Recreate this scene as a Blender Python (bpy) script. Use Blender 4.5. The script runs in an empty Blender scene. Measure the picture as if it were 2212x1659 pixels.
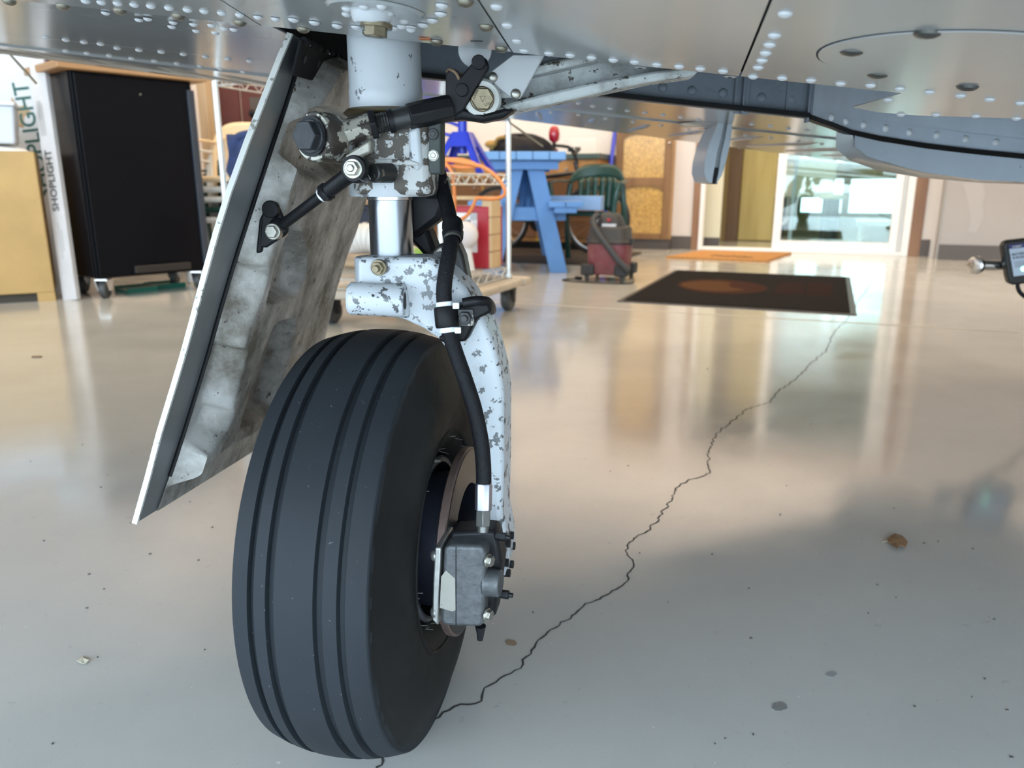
import bpy, math, random
from mathutils import Vector, Matrix

# ------------------------------------------------------------------ camera, world, lights, exposure
C = bpy.context.scene.collection
SC = bpy.context.scene
PI = math.pi
CAM_Z, FPX, PITCH = 0.628, 1662.0, math.radians(14.5)
# room axes: the hangar is turned 22 degrees against the aircraft
RP = Vector((0.9272, -0.3746, 0.0))
RQ = Vector((0.3746, 0.9272, 0.0))


def W(p, q, z=0.0):
    return RP * p + RQ * q + Vector((0, 0, z))


cam_d = bpy.data.cameras.new('camera')
cam = bpy.data.objects.new('camera', cam_d)
C.objects.link(cam)
cam.location = (0, 0, CAM_Z)
cam.rotation_euler = (PI / 2 - PITCH, 0, 0)
cam_d.sensor_width = 36.0
cam_d.lens = 36.0 * FPX / 2212.0
cam_d.clip_start = 0.02
cam_d.clip_end = 200
cam_d.dof.use_dof = True
cam_d.dof.focus_distance = 0.80
cam_d.dof.aperture_fstop = 7.5
SC.camera = cam

world = bpy.data.worlds.new('overcast_sky')
SC.world = world
world.use_nodes = True
wbg = world.node_tree.nodes['Background']
wbg.inputs[0].default_value = (0.68, 0.85, 1.0, 1)
wbg.inputs[1].default_value = 8.3


def area_light(name, loc, rot, sx, sy, power, col, spread=PI):
    l = bpy.data.lights.new(name, 'AREA')
    l.shape = 'RECTANGLE'
    l.size, l.size_y = sx, sy
    l.energy = power
    l.color = col
    l.spread = spread
    o = bpy.data.objects.new(name, l)
    o.location = loc
    o.rotation_euler = rot
    C.objects.link(o)
    return o


ROOMROT = math.atan2(RP.y, RP.x)
WARM = (1.0, 0.80, 0.55)
for k, (p, q, e) in enumerate([(-3.2, 5.0, 34), (-1.2, 5.0, 36), (1.0, 5.0, 36), (3.2, 5.0, 34),
                               (-3.2, 2.6, 35), (1.0, 2.6, 34)]):
    area_light('ceiling_lamp', W(p, q, 3.5), (0, 0, ROOMROT), 1.25, 0.3, e, WARM, math.radians(150))
# unseen lamps added to brighten the back wall that the floor mirrors
for k, p in enumerate((-3.3, -1.1, 1.1, 3.3)):
    area_light('added_wall_wash', W(p, 7.0, 2.75), (math.radians(62), 0, ROOMROT), 2.1, 0.15, 46, WARM)
for k, q in enumerate((5.2,)):
    area_light('added_wall_wash', W(-4.1, q, 2.75), (math.radians(62), 0, ROOMROT + PI / 2), 2.1, 0.15, 20, WARM)  # another added wash, on the left wall, to warm the floor there
area_light('annex_lamp', W(-0.2, 8.9, 2.45), (0, 0, ROOMROT), 0.6, 0.6, 32, (1.0, 0.86, 0.62))
port = area_light('hangar_opening_portal', W(0, -1.35, 1.65), (PI / 2, 0, ROOMROT), 9.2, 3.3, 1, (1, 1, 1))
port.data.cycles.is_portal = True

SC.view_settings.view_transform = 'Standard'
SC.view_settings.look = 'None'
SC.view_settings.gamma = 1.0
SC.view_settings.use_curve_mapping = False
SC.view_settings.exposure = 0.0

# ------------------------------------------------------------------ where a sight line meets a depth, a height or a plane
SC_T, CC_T = math.sin(PITCH), math.cos(PITCH)


def ray(px, py):
    u, v = px - 1106.0, 829.5 - py
    return Vector((u, FPX * CC_T + v * SC_T, -FPX * SC_T + v * CC_T))


EYE = Vector((0, 0, CAM_Z))


def PY(px, py, Y):
    r = ray(px, py)
    return EYE + r * (Y / r.y)


def PZ(px, py, z=0.0):
    r = ray(px, py)
    return EYE + r * ((z - CAM_Z) / r.z)


def PQ(px, py, q):
    r = ray(px, py)
    return EYE + r * (q / r.dot(RQ))


def PPL(px, py, p0, n):
    r = ray(px, py)
    n = Vector(n)
    return EYE + r * ((Vector(p0) - EYE).dot(n) / r.dot(n))


def proj(w):
    d = Vector(w) - EYE
    yy = d.y * CC_T - d.z * SC_T
    vv = d.y * SC_T + d.z * CC_T
    return 1106 + FPX * d.x / yy, 829.5 - FPX * vv / yy


# ------------------------------------------------------------------ materials
def _nodes(name):
    m = bpy.data.materials.new(name)
    m.use_nodes = True
    nt = m.node_tree
    b = nt.nodes['Principled BSDF']
    return m, nt, b


def _c(c):
    return (c[0], c[1], c[2], 1.0)


def srgb(r, g, b):
    f = lambda v: (v / 255 / 12.92) if v / 255 <= 0.04045 else ((v / 255 + 0.055) / 1.055) ** 2.4
    return (f(r), f(g), f(b))


def M(name, col, rough=0.5, metal=0.0, var=0.0, vs=15.0, chips=None, dirt=None, bump=0.0, bs=120.0, coat=0.0, spec=0.5,
      stretch=None, extra=None):
    """procedural paint / metal / rubber: colour variation, chipped-through patches, dirt, fine relief"""
    m, nt, b = _nodes(name)
    N, L = nt.nodes, nt.links
    tc = N.new('ShaderNodeTexCoord')
    vec = tc.outputs['Object']
    if stretch:
        mp = N.new('ShaderNodeMapping')
        mp.inputs['Scale'].default_value = stretch
        L.new(vec, mp.inputs['Vector'])
        vec = mp.outputs['Vector']

    def noise(scale, detail=5, rgh=0.6):
        n = N.new('ShaderNodeTexNoise')
        n.inputs['Scale'].default_value = scale
        n.inputs['Detail'].default_value = detail
        n.inputs['Roughness'].default_value = rgh
        L.new(vec, n.inputs['Vector'])
        return n.outputs['Fac']

    def ramp(fac, a, c):
        r = N.new('ShaderNodeMapRange')
        r.inputs['From Min'].default_value = a
        r.inputs['From Max'].default_value = c
        L.new(fac, r.inputs['Value'])
        return r.outputs['Result']

    def mix(fac, a, c):
        x = N.new('ShaderNodeMix')
        x.data_type = 'RGBA'
        L.new(fac, x.inputs[0])
        for v, s in ((a, x.inputs[6]), (c, x.inputs[7])):
            if isinstance(v, tuple):
                s.default_value = _c(v)
            else:
                L.new(v, s)
        return x.outputs[2]

    def fmix(fac, a, c):
        x = N.new('ShaderNodeMix')
        L.new(fac, x.inputs[0])
        for v, s in ((a, x.inputs[2]), (c, x.inputs[3])):
            if isinstance(v, (int, float)):
                s.default_value = v
            else:
                L.new(v, s)
        return x.outputs[0]
    cur, rg, mt = tuple(col), rough, metal
    if var:
        f = ramp(noise(vs), 0.3, 0.7)
        cur = mix(f, tuple(x * (1 - var) for x in col), tuple(min(1, x * (1 + var)) for x in col))
    if dirt:
        dc, lo, hi, ds = dirt
        f = ramp(noise(ds, 8, 0.7), lo, hi)
        cur = mix(f, cur, dc)
        rg = fmix(f, rg, min(1, rough + 0.3))
    if chips:
        cc, th, cs, cm, cr = chips
        f = ramp(noise(cs, 9, 0.62), th, th + 0.012)
        cur = mix(f, cur, cc)
        rg = fmix(f, rg, cr)
        mt = fmix(f, metal, cm)
    if isinstance(cur, tuple):
        b.inputs['Base Color'].default_value = _c(cur)
    else:
        L.new(cur, b.inputs['Base Color'])
    for v, s in ((rg, 'Roughness'), (mt, 'Metallic')):
        if isinstance(v, (int, float)):
            b.inputs[s].default_value = v
        else:
            L.new(v, b.inputs[s])
    b.inputs['Coat Weight'].default_value = coat
    b.inputs['Coat Roughness'].default_value = 0.08
    b.inputs['Specular IOR Level'].default_value = spec
    if bump:
        bn = N.new('ShaderNodeBump')
        bn.inputs['Strength'].default_value = min(1.0, bump)
        bn.inputs['Distance'].default_value = 0.001
        L.new(noise(bs, 6, 0.6), bn.inputs['Height'])
        L.new(bn.outputs['Normal'], b.inputs['Normal'])
    return m


def wood(name, c1, c2, scale=(3, 3, 60), rough=0.55):
    m, nt, b = _nodes(name)
    N, L = nt.nodes, nt.links
    tc = N.new('ShaderNodeTexCoord')
    mp = N.new('ShaderNodeMapping')
    mp.inputs['Scale'].default_value = scale
    n = N.new('ShaderNodeTexNoise')
    n.inputs['Scale'].default_value = 1.0
    n.inputs['Detail'].default_value = 6
    n.inputs['Distortion'].default_value = 0.6
    x = N.new('ShaderNodeMix')
    x.data_type = 'RGBA'
    x.inputs[6].default_value = _c(c1)
    x.inputs[7].default_value = _c(c2)
    r = N.new('ShaderNodeMapRange')
    r.inputs['From Min'].default_value = 0.35
    r.inputs['From Max'].default_value = 0.65
    L.new(tc.outputs['Object'], mp.inputs['Vector'])
    L.new(mp.outputs['Vector'], n.inputs['Vector'])
    L.new(n.outputs['Fac'], r.inputs['Value'])
    L.new(r.outputs['Result'], x.inputs[0])
    L.new(x.outputs[2], b.inputs['Base Color'])
    b.inputs['Roughness'].default_value = rough
    return m


def emitter(name, col, s):
    m, nt, b = _nodes(name)
    b.inputs['Base Color'].default_value = _c(col)
    b.inputs['Emission Color'].default_value = _c(col)
    b.inputs['Emission Strength'].default_value = s
    return m


def glass(name):
    m, nt, b = _nodes(name)
    N, L = nt.nodes, nt.links
    tr = N.new('ShaderNodeBsdfTransparent')
    tr.inputs[0].default_value = (0.86, 0.93, 0.90, 1)
    gl = N.new('ShaderNodeBsdfGlossy')
    gl.inputs['Roughness'].default_value = 0.01
    fr = N.new('ShaderNodeFresnel')
    fr.inputs['IOR'].default_value = 1.75
    mx = N.new('ShaderNodeMixShader')
    L.new(fr.outputs[0], mx.inputs[0])
    L.new(tr.outputs[0], mx.inputs[1])
    L.new(gl.outputs[0], mx.inputs[2])
    L.new(mx.outputs[0], N['Material Output'].inputs['Surface'])
    return m


# ------------------------------------------------------------------ mesh building
class G:
    def __init__(s):
        s.v, s.f = [], []

    def add(s, vs, fs):
        k = len(s.v)
        s.v += [tuple(x) for x in vs]
        s.f += [tuple(i + k for i in f) for f in fs]
        return s

    def box(s, c, size, ax=None):
        ax = ax or (Vector((1, 0, 0)), Vector((0, 1, 0)), Vector((0, 0, 1)))
        c = Vector(c)
        h = [a * (d / 2) for a, d in zip(ax, size)]
        vs = [c + h[0] * i + h[1] * j + h[2] * k for i in (-1, 1) for j in (-1, 1) for k in (-1, 1)]
        return s.add(vs, [(0, 1, 3, 2), (4, 6, 7, 5), (0, 4, 5, 1), (2, 3, 7, 6), (0, 2, 6, 4), (1, 5, 7, 3)])

    def rbox(s, p0, p1, q0, q1, z0, z1):
        return s.box(W((p0 + p1) / 2, (q0 + q1) / 2, (z0 + z1) / 2), (abs(p1 - p0), abs(q1 - q0), abs(z1 - z0)),
                     (RP, RQ, Vector((0, 0, 1))))

    def prism(s, poly, vec):
        poly = [Vector(p) for p in poly]
        vec = Vector(vec)
        n = len(poly)
        nor = Vector((0, 0, 0))
        for i in range(n):
            nor += poly[i].cross(poly[(i + 1) % n])
        if nor.dot(vec) > 0:
            poly.reverse()
        vs = poly + [p + vec for p in poly]
        fs = [tuple(range(n)), tuple(range(2 * n - 1, n - 1, -1))]
        fs += [(i, i + n, (i + 1) % n + n, (i + 1) % n) for i in range(n)]
        return s.add(vs, fs)

    def tube(s, pts, r, seg=10, caps=True, closed=False):
        pts = [Vector(p) for p in pts]
        n = len(pts)
        rs = r if isinstance(r, (list, tuple)) else [r] * n
        vs, fs = [], []
        up = None
        for i in range(n):
            if closed:
                t = pts[(i + 1) % n] - pts[i - 1]
            else:
                t = pts[min(i + 1, n - 1)] - pts[max(i - 1, 0)]
            t.normalize()
            if up is None:
                up = Vector((0, 0, 1)) if abs(t.z) < 0.9 else Vector((1, 0, 0))
            a = t.cross(up)
            a.normalize()
            b = a.cross(t)
            b.normalize()
            up = b
            for k in range(seg):
                th = 2 * PI * k / seg
                vs.append(pts[i] + (a * math.cos(th) + b * math.sin(th)) * rs[i])
        m = n if closed else n - 1
        for i in range(m):
            j = (i + 1) % n
            for k in range(seg):
                k2 = (k + 1) % seg
                fs.append((i * seg + k, i * seg + k2, j * seg + k2, j * seg + k))
        if caps and not closed:
            fs.append(tuple(range(seg - 1, -1, -1)))
            fs.append(tuple((n - 1) * seg + k for k in range(seg)))
        return s.add(vs, fs)

    def cyl(s, a, b, r, seg=20, r2=None):
        a, b = Vector(a), Vector(b)
        return s.tube([a, b], [r, r if r2 is None else r2], seg)

    def hexa(s, a, b, r):
        return s.tube([a, b], r, 6)

    def lathe(s, o, axis, prof, seg=32, closed_prof=False, arc=(0, 2 * PI)):
        """prof: (radius, height along axis)"""
        o, ax = Vector(o), Vector(axis).normalized()
        a = ax.orthogonal().normalized()
        b = ax.cross(a)
        n = len(prof)
        full = abs(arc[1] - arc[0] - 2 * PI) < 1e-6
        ns = seg if full else seg + 1
        vs, fs = [], []
        for k in range(ns):
            th = arc[0] + (arc[1] - arc[0]) * k / seg
            d = a * math.cos(th) + b * math.sin(th)
            vs += [o + d * r + ax * h for r, h in prof]
        for k in range(seg):
            k2 = (k + 1) % ns
            for i in range(n if closed_prof else n - 1):
                j = (i + 1) % n
                fs.append((k * n + i, k2 * n + i, k2 * n + j, k * n + j))
        return s.add(vs, fs)

    def dome(s, c, nrm, r, h, seg=12, rings=3):
        pr = [(r * math.cos(t * PI / 2 / rings), h * math.sin(t * PI / 2 / rings)) for t in range(rings)] + [(1e-5, h)]
        return s.lathe(c, nrm, pr, seg)

    def ball(s, c, r, seg=16, rings=10, sc=(1, 1, 1)):
        c = Vector(c)
        vs, fs = [], []
        for i in range(rings + 1):
            ph = PI * i / rings
            for k in range(seg):
                th = 2 * PI * k / seg
                vs.append(c + Vector((math.sin(ph) * math.cos(th) * sc[0], math.sin(ph) * math.sin(th) * sc[1], math.cos(ph) * sc[2])) * r)
        for i in range(rings):
            for k in range(seg):
                k2 = (k + 1) % seg
                fs.append((i * seg + k, (i + 1) * seg + k, (i + 1) * seg + k2, i * seg + k2))
        return s.add(vs, fs)

    def grid(s, fn, nu, nv):
        vs = [fn(i / nu, j / nv) for i in range(nu + 1) for j in range(nv + 1)]
        w = nv + 1
        return s.add(vs, [(i * w + j, (i + 1) * w + j, (i + 1) * w + j + 1, i * w + j + 1) for i in range(nu) for j in range(nv)])


def thing(name, label, cat, loc=(0, 0, 0), group=None, kind=None):
    o = bpy.data.objects.new(name, None)
    o.location = loc
    o.empty_display_size = 0.05
    C.objects.link(o)
    o['label'] = label
    o['category'] = cat
    if group:
        o['group'] = group
    if kind:
        o['kind'] = kind
    return o


INV = {}


def offset_of(o):
    """world translation of a thing that has not been moved since it was made"""
    t = Vector(o.location) if o.parent is None else Vector((0, 0, 0))
    return t


def link_child(o, parent):
    o.parent = parent
    if parent.parent is None and parent.type == 'EMPTY':
        o.matrix_parent_inverse = Matrix.Translation(-Vector(parent.location))


def obj(name, g, mat, parent=None, smooth=35, bevel=None, label=None, cat=None, group=None, kind=None, segs=2):
    me = bpy.data.meshes.new(name)
    me.from_pydata(g.v, [], g.f)
    me.validate()
    me.update()
    if smooth:
        for p in me.polygons:
            p.use_smooth = True
        me.set_sharp_from_angle(angle=math.radians(smooth))
    if mat:
        me.materials.append(mat)
    o = bpy.data.objects.new(name, me)
    C.objects.link(o)
    if parent is not None:
        link_child(o, parent)
    if bevel:
        md = o.modifiers.new('bevel', 'BEVEL')
        md.width = bevel
        md.segments = segs
        md.limit_method = 'ANGLE'
        md.angle_limit = math.radians(40)
        md.harden_normals = False
    if label:
        o['label'] = label
    if cat:
        o['category'] = cat
    if group:
        o['group'] = group
    if kind:
        o['kind'] = kind
    return o


def node(name, parent, label=None):
    """a part that only gathers sub-parts"""
    o = bpy.data.objects.new(name, None)
    o.empty_display_size = 0.02
    C.objects.link(o)
    link_child(o, parent)
    if label:
        o['label'] = label
    return o


def struct(name, g, mat, smooth=None, bevel=None, parent=None):
    return obj(name, g, mat, parent, smooth, bevel, kind=None if parent else 'structure')


def rep(src, name, loc, parent, rot=None):
    """another object sharing the mesh of src"""
    o = bpy.data.objects.new(name, src)
    o.location = loc
    if rot is not None:
        o.rotation_euler = rot
    C.objects.link(o)
    link_child(o, parent)
    return o


def copy_tree(o, parent=None):
    c = o.copy()
    C.objects.link(c)
    if parent is not None:
        c.parent = parent
    for ch in list(o.children):
        copy_tree(ch, c)
    return c


def lettering(name, text, size, origin, xdir, ydir, mat, parent, depth=0.0006, align='LEFT'):
    cu = bpy.data.curves.new(name, 'FONT')
    cu.body = text
    cu.size = size
    cu.extrude = depth
    cu.align_x = align
    cu.offset = size * 0.012
    cu.resolution_u = 3
    tmp = bpy.data.objects.new('tmp_text', cu)
    C.objects.link(tmp)
    bpy.context.view_layer.update()
    me = bpy.data.meshes.new_from_object(tmp.evaluated_get(bpy.context.evaluated_depsgraph_get()))
    bpy.data.objects.remove(tmp)
    bpy.data.curves.remove(cu)
    x, y = Vector(xdir).normalized(), Vector(ydir).normalized()
    z = x.cross(y)
    mt = Matrix((x, y, z)).transposed().to_4x4()
    mt.translation = Vector(origin)
    me.transform(mt)
    me.materials.clear()
    me.materials.append(mat)
    me.name = name
    o = bpy.data.objects.new(name, me)
    C.objects.link(o)
    link_child(o, parent)
    return o


def smooth_path(pts, n=8):
    """Catmull-Rom through the points"""
    pts = [Vector(p) for p in pts]
    out = []
    for i in range(len(pts) - 1):
        p0, p1, p2, p3 = pts[max(i - 1, 0)], pts[i], pts[i + 1], pts[min(i + 2, len(pts) - 1)]
        for k in range(n):
            t = k / n
            out.append(0.5 * ((2 * p1) + (p2 - p0) * t + (2 * p0 - 5 * p1 + 4 * p2 - p3) * t * t + (3 * p1 - p0 - 3 * p2 + p3) * t ** 3))
    out.append(pts[-1])
    return out


# ------------------------------------------------------------------ palette
m_skin = M('wing_paint', (0.375, 0.385, 0.385), 0.16, var=0.03, vs=4, spec=0.5, bump=0.02, bs=9)
m_skin_rivet = M('painted_rivet', (0.62, 0.63, 0.65), 0.25)
m_brass = M('cadmium_screw', (0.32, 0.29, 0.23), 0.35, 0.9)
m_darkscrew = M('dark_screw', (0.16, 0.16, 0.15), 0.3, 0.8)
m_seam = M('seam_shadow_gap', (0.03, 0.03, 0.03), 0.8)
m_well = M('wheel_well_black', (0.010, 0.010, 0.012), 0.8, spec=0.2, var=0.4, vs=20)  # near-black base colour for the well lining and the door hinge
m_web = M('spar_web_paint', (0.22, 0.25, 0.29), 0.45, var=0.15, vs=12, dirt=((0.05, 0.05, 0.05), 0.55, 0.8, 14))
m_strut = M('strut_paint', (0.55, 0.575, 0.60), 0.32, chips=((0.16, 0.16, 0.17), 0.635, 42, 0.3, 0.5), var=0.05, vs=9, bump=0.05)
m_cast = M('dirty_casting', (0.52, 0.52, 0.51), 0.42, chips=((0.10, 0.085, 0.07), 0.492, 48, 0.2, 0.6), dirt=((0.16, 0.13, 0.10), 0.46, 0.78, 24), bump=0.2)
m_lug = M('worn_lug', (0.42, 0.40, 0.34), 0.38, 0.35, chips=((0.05, 0.04, 0.032), 0.485, 75, 0.2, 0.5), bump=0.3, bs=200)
m_fork = M('fork_paint', (0.57, 0.60, 0.63), 0.34, chips=((0.15, 0.155, 0.16), 0.562, 95, 0.55, 0.45), dirt=((0.28, 0.28, 0.28), 0.58, 0.9, 25), bump=0.12, bs=90)
m_piston = M('polished_piston', (0.29, 0.305, 0.33), 0.27, 1.0, var=0.08, vs=60, stretch=(1, 1, 0.1), bump=0.04, bs=60)
m_black = M('black_steel', (0.011, 0.011, 0.013), 0.45, 0.2, spec=0.3, var=0.3, vs=40, bump=0.15, bs=200)
m_blackwear = M('worn_black_steel', (0.05, 0.05, 0.05), 0.4, 0.6, chips=((0.25, 0.23, 0.20), 0.62, 70, 0.8, 0.35), bump=0.2, bs=200)
m_bolt = M('plated_bolt', (0.42, 0.40, 0.35), 0.35, 0.9, var=0.2, vs=90, bump=0.1, bs=300)
m_goldbolt = M('cadmium_bolt', (0.23, 0.19, 0.125), 0.38, 0.85, var=0.25, vs=90, bump=0.1, bs=300)
m_steel = M('bare_steel', (0.55, 0.55, 0.56), 0.25, 1.0, var=0.1, vs=60)
m_rubber = M('tire_rubber', (0.019, 0.0225, 0.027), 0.62, var=0.10, vs=12, chips=((0.12, 0.125, 0.13), 0.685, 210, 0, 0.8), bump=0.12, bs=300, spec=0.22)
m_side = M('tire_sidewall', (0.010, 0.010, 0.010), 0.55, var=0.3, vs=8, dirt=((0.022, 0.019, 0.015), 0.5, 0.8, 7), bump=0.1, bs=200, spec=0.2)
m_hose = M('braided_hose', (0.007, 0.007, 0.009), 0.6, spec=0.25, var=0.3, vs=200, bump=0.9, bs=420, chips=((0.08, 0.09, 0.10), 0.70, 300, 0, 0.8))
m_blackrub = M('black_rubber', (0.006, 0.006, 0.007), 0.5, bump=0.1, spec=0.25)
m_rim = M('dark_rim', (0.035, 0.037, 0.055), 0.4, 0.5, var=0.2, vs=30)
m_disc = M('rusty_disc', (0.17, 0.115, 0.10), 0.45, 0.6, var=0.15, vs=40)
m_caliper = M('cast_caliper', (0.115, 0.12, 0.125), 0.5, 0.6, var=0.25, vs=110, bump=0.5, bs=260)
m_calplate = M('caliper_plate', (0.40, 0.40, 0.38), 0.35, 0.8, var=0.2, vs=60)
m_tag = M('worn_foil_label', (0.33, 0.32, 0.28), 0.4, 0.3, chips=((0.16, 0.15, 0.13), 0.62, 90, 0.2, 0.5))
m_zip = M('nylon_tie', (0.78, 0.80, 0.82), 0.4)
m_door = M('door_pan_grime', (0.63, 0.61, 0.575), 0.45, chips=((0.10, 0.08, 0.065), 0.64, 95, 0, 0.7), dirt=((0.19, 0.165, 0.13), 0.40, 0.66, 12), var=0.1, vs=40, bump=0.15)
m_doorskin = M('door_skin_paint', (0.19, 0.20, 0.205), 0.4, var=0.1, vs=25, dirt=((0.28, 0.27, 0.25), 0.55, 0.9, 14))
m_dooredge = M('white_door_edge', (0.72, 0.71, 0.67), 0.5, chips=((0.32, 0.31, 0.28), 0.60, 90, 0.1, 0.5))
m_brace = M('brace_paint', (0.52, 0.54, 0.53), 0.4, chips=((0.08, 0.07, 0.055), 0.60, 75, 0, 0.6), dirt=((0.20, 0.19, 0.16), 0.45, 0.75, 26), bump=0.1)
m_plate = M('grey_link_plate', (0.50, 0.51, 0.52), 0.35, var=0.06, vs=20)
m_green = M('green_black_plate', (0.030, 0.040, 0.034), 0.45, var=0.35, vs=50, chips=((0.16, 0.17, 0.16), 0.68, 60, 0, 0.6))
m_orange = M('orange_paint_mark', (0.50, 0.16, 0.06), 0.6)
# ================================================================== the hangar
def floor_material():
    m, nt, b = _nodes('painted_concrete_floor')
    N, L = nt.nodes, nt.links
    tc = N.new('ShaderNodeTexCoord')

    def noise(scale, det, rgh=0.6, vec=None):
        n = N.new('ShaderNodeTexNoise')
        n.inputs['Scale'].default_value = scale
        n.inputs['Detail'].default_value = det
        n.inputs['Roughness'].default_value = rgh
        L.new(vec or tc.outputs['Object'], n.inputs['Vector'])
        return n.outputs['Fac']

    def rng(f, a, c, d=0.0, e=1.0):
        r = N.new('ShaderNodeMapRange')
        r.inputs[1].default_value, r.inputs[2].default_value = a, c
        r.inputs[3].default_value, r.inputs[4].default_value = d, e
        L.new(f, r.inputs[0])
        return r.outputs[0]

    def mix(f, a, c):
        x = N.new('ShaderNodeMix')
        x.data_type = 'RGBA'
        L.new(f, x.inputs[0])
        for v, s in ((a, x.inputs[6]), (c, x.inputs[7])):
            if isinstance(v, tuple):
                s.default_value = _c(v)
            else:
                L.new(v, s)
        return x.outputs[2]
    base = mix(rng(noise(2.2, 6), 0.3, 0.7), (0.44, 0.43, 0.405), (0.51, 0.50, 0.47))
    base = mix(rng(noise(38, 8, 0.7), 0.62, 0.80), base, (0.30, 0.30, 0.295))
    base = mix(rng(noise(150, 3), 0.735, 0.76), base, (0.17, 0.165, 0.16))
    base = mix(rng(noise(420, 4, 0.7), 0.60, 0.72), base, (0.34, 0.34, 0.335))
    base = mix(rng(noise(120, 2, 0.4), 0.24, 0.215), base, (0.62, 0.62, 0.60))
    L.new(base, b.inputs['Base Color'])
    L.new(rng(noise(5, 5), 0.3, 0.7, 0.09, 0.17), b.inputs['Roughness'])
    b.inputs['Specular IOR Level'].default_value = 1.0
    bn = N.new('ShaderNodeBump')
    bn.inputs['Strength'].default_value = 0.12
    bn.inputs['Distance'].default_value = 0.0006
    L.new(noise(55, 6, 0.65), bn.inputs['Height'])
    L.new(bn.outputs[0], b.inputs['Normal'])
    return m


m_floor = floor_material()
m_wall = M('pinkish_white_wall', (0.66, 0.61, 0.59), 0.7, var=0.03, vs=2)
m_ceil = M('white_ceiling', (0.75, 0.72, 0.66), 0.8)
m_base = M('dark_vinyl_baseboard', (0.085, 0.07, 0.065), 0.45)
m_trimbrown = wood('brown_door_trim', (0.20, 0.105, 0.06), (0.27, 0.15, 0.085), (8, 8, 1.5))
m_alu = M('white_door_frame', (0.80, 0.80, 0.80), 0.35)
m_glass = glass('door_glass')
m_cream = M('cream_wall', (0.74, 0.70, 0.54), 0.7)
m_concrete_out = M('apron_concrete', (0.42, 0.42, 0.41), 0.9, var=0.1, vs=1.5)
m_crack = M('crack_shadow', (0.05, 0.048, 0.045), 0.9)
m_joint = M('joint_filler', (0.55, 0.50, 0.42), 0.5)

QB, PL, PR, QF, ZC = 7.95, -5.0, 5.2, -1.3, 3.6
floor_o = struct('floor', G().rbox(PL - 0.2, PR + 0.2, QF, 12.0, -0.1, 0.0), m_floor)
struct('ground_outside', G().rbox(-40, 40, -60, QF, -0.12, -0.02), m_concrete_out)
struct('ceiling', G().rbox(PL, PR, QF, QB, ZC, ZC + 0.1), m_ceil)
struct('wall_left', G().rbox(PL - 0.12, PL, QF, QB + 0.12, 0, ZC), m_wall)
struct('wall_right', G().rbox(PR, PR + 0.12, QF, QB + 0.12, 0, ZC), m_wall)
g = G().rbox(PL, -1.26, QB, QB + 0.12, 0, ZC).rbox(0.77, PR, QB, QB + 0.12, 0, ZC).rbox(-1.26, 0.77, QB, QB + 0.12, 2.12, ZC)
struct('wall_back', g, m_wall)
# the front: open hangar doorway between short returns, a mullion in the clear band over it
g = G().rbox(PL, -4.6, QF - 0.12, QF, 0, ZC).rbox(4.6, PR, QF - 0.12, QF, 0, ZC).rbox(-4.6, 4.6, QF - 0.12, QF, 3.3, ZC)
struct('wall_front', g, m_wall)
g = G().rbox(PL, -1.27, QB - 0.012, QB, 0, 0.13)
struct('baseboard_back', g, m_base)
struct('baseboard_right', G().rbox(0.79, 0.86, QB - 0.012, QB, 0, 0.15), m_base)
struct('baseboard_left', G().rbox(PL, PL + 0.012, QF, QB, 0, 0.13), m_base)

# control joint and the long wandering crack
pj = [PZ(1135, 668, 0), PZ(1480, 683, 0), PZ(1822, 700, 0), PZ(2212, 714, 0)]
a, b2 = W(-4.9, 3.86, 0.0006), W(5.0, 3.98, 0.0006)
wv = Vector((RQ.x, RQ.y, 0)) * 0.007
obj('control_joint', G().prism([a - wv, b2 - wv, b2 + wv, a + wv], (0, 0, 0.0006)), m_joint, floor_o, None)
random.seed(4)
ck = [(812, 1659), (826, 1636), (850, 1600), (905, 1560), (970, 1535), (1040, 1515), (1060, 1480), (1130, 1435), (1190, 1360), (1260, 1310), (1345, 1265), (1368, 1215),
      (1355, 1180), (1405, 1140), (1440, 1090), (1470, 1045), (1535, 1020), (1530, 985), (1550, 935), (1590, 905), (1610, 885),
      (1665, 868), (1680, 845), (1720, 820), (1750, 785), (1785, 760), (1800, 720), (1830, 690), (1855, 650), (1880, 615), (1890, 590)]
pts = [PZ(x, y) for x, y in ck]
fine = []
for i in range(len(pts) - 1):
    a, b2 = pts[i], pts[i + 1]
    n = max(3, int((b2 - a).length / 0.008))
    n = min(n, 22)
    per = Vector((-(b2 - a).y, (b2 - a).x, 0)).normalized()
    off = 0
    for k in range(n):
        off = 0.55 * off + random.uniform(-1, 1) * 0.0042
        fine.append(a + (b2 - a) * (k / n) + per * (off if k else 0))
fine.append(pts[-1])
g = G()
vs = []
for i, p in enumerate(fine):
    t = (fine[min(i + 1, len(fine) - 1)] - fine[max(i - 1, 0)]).normalized()
    per = Vector((-t.y, t.x, 0))
    w = (0.0009 + 0.0009 * random.random()) * (1.0 if p.y < 2 else 1.15)
    vs += [p + per * w + Vector((0, 0, 0.0005)), p - per * w + Vector((0, 0, 0.0005))]
g.add(vs, [(2 * i, 2 * i + 1, 2 * i + 3, 2 * i + 2) for i in range(len(fine) - 1)])
obj('crack', g, m_crack, floor_o, None)


def blot(cx, cy, rx, ry, seed, z=0.0005):
    random.seed(seed)
    c = PZ(cx, cy)
    ex = PZ(cx + rx, cy) - c
    ey = PZ(cx, cy - ry) - c
    poly = []
    for k in range(18):
        th = 2 * PI * k / 18
        r = random.uniform(0.8, 1.1)
        poly.append(c + ex * math.cos(th) * r + ey * math.sin(th) * r + Vector((0, 0, z)))
    return G().prism(poly, (0, 0, 0.0004))


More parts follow.
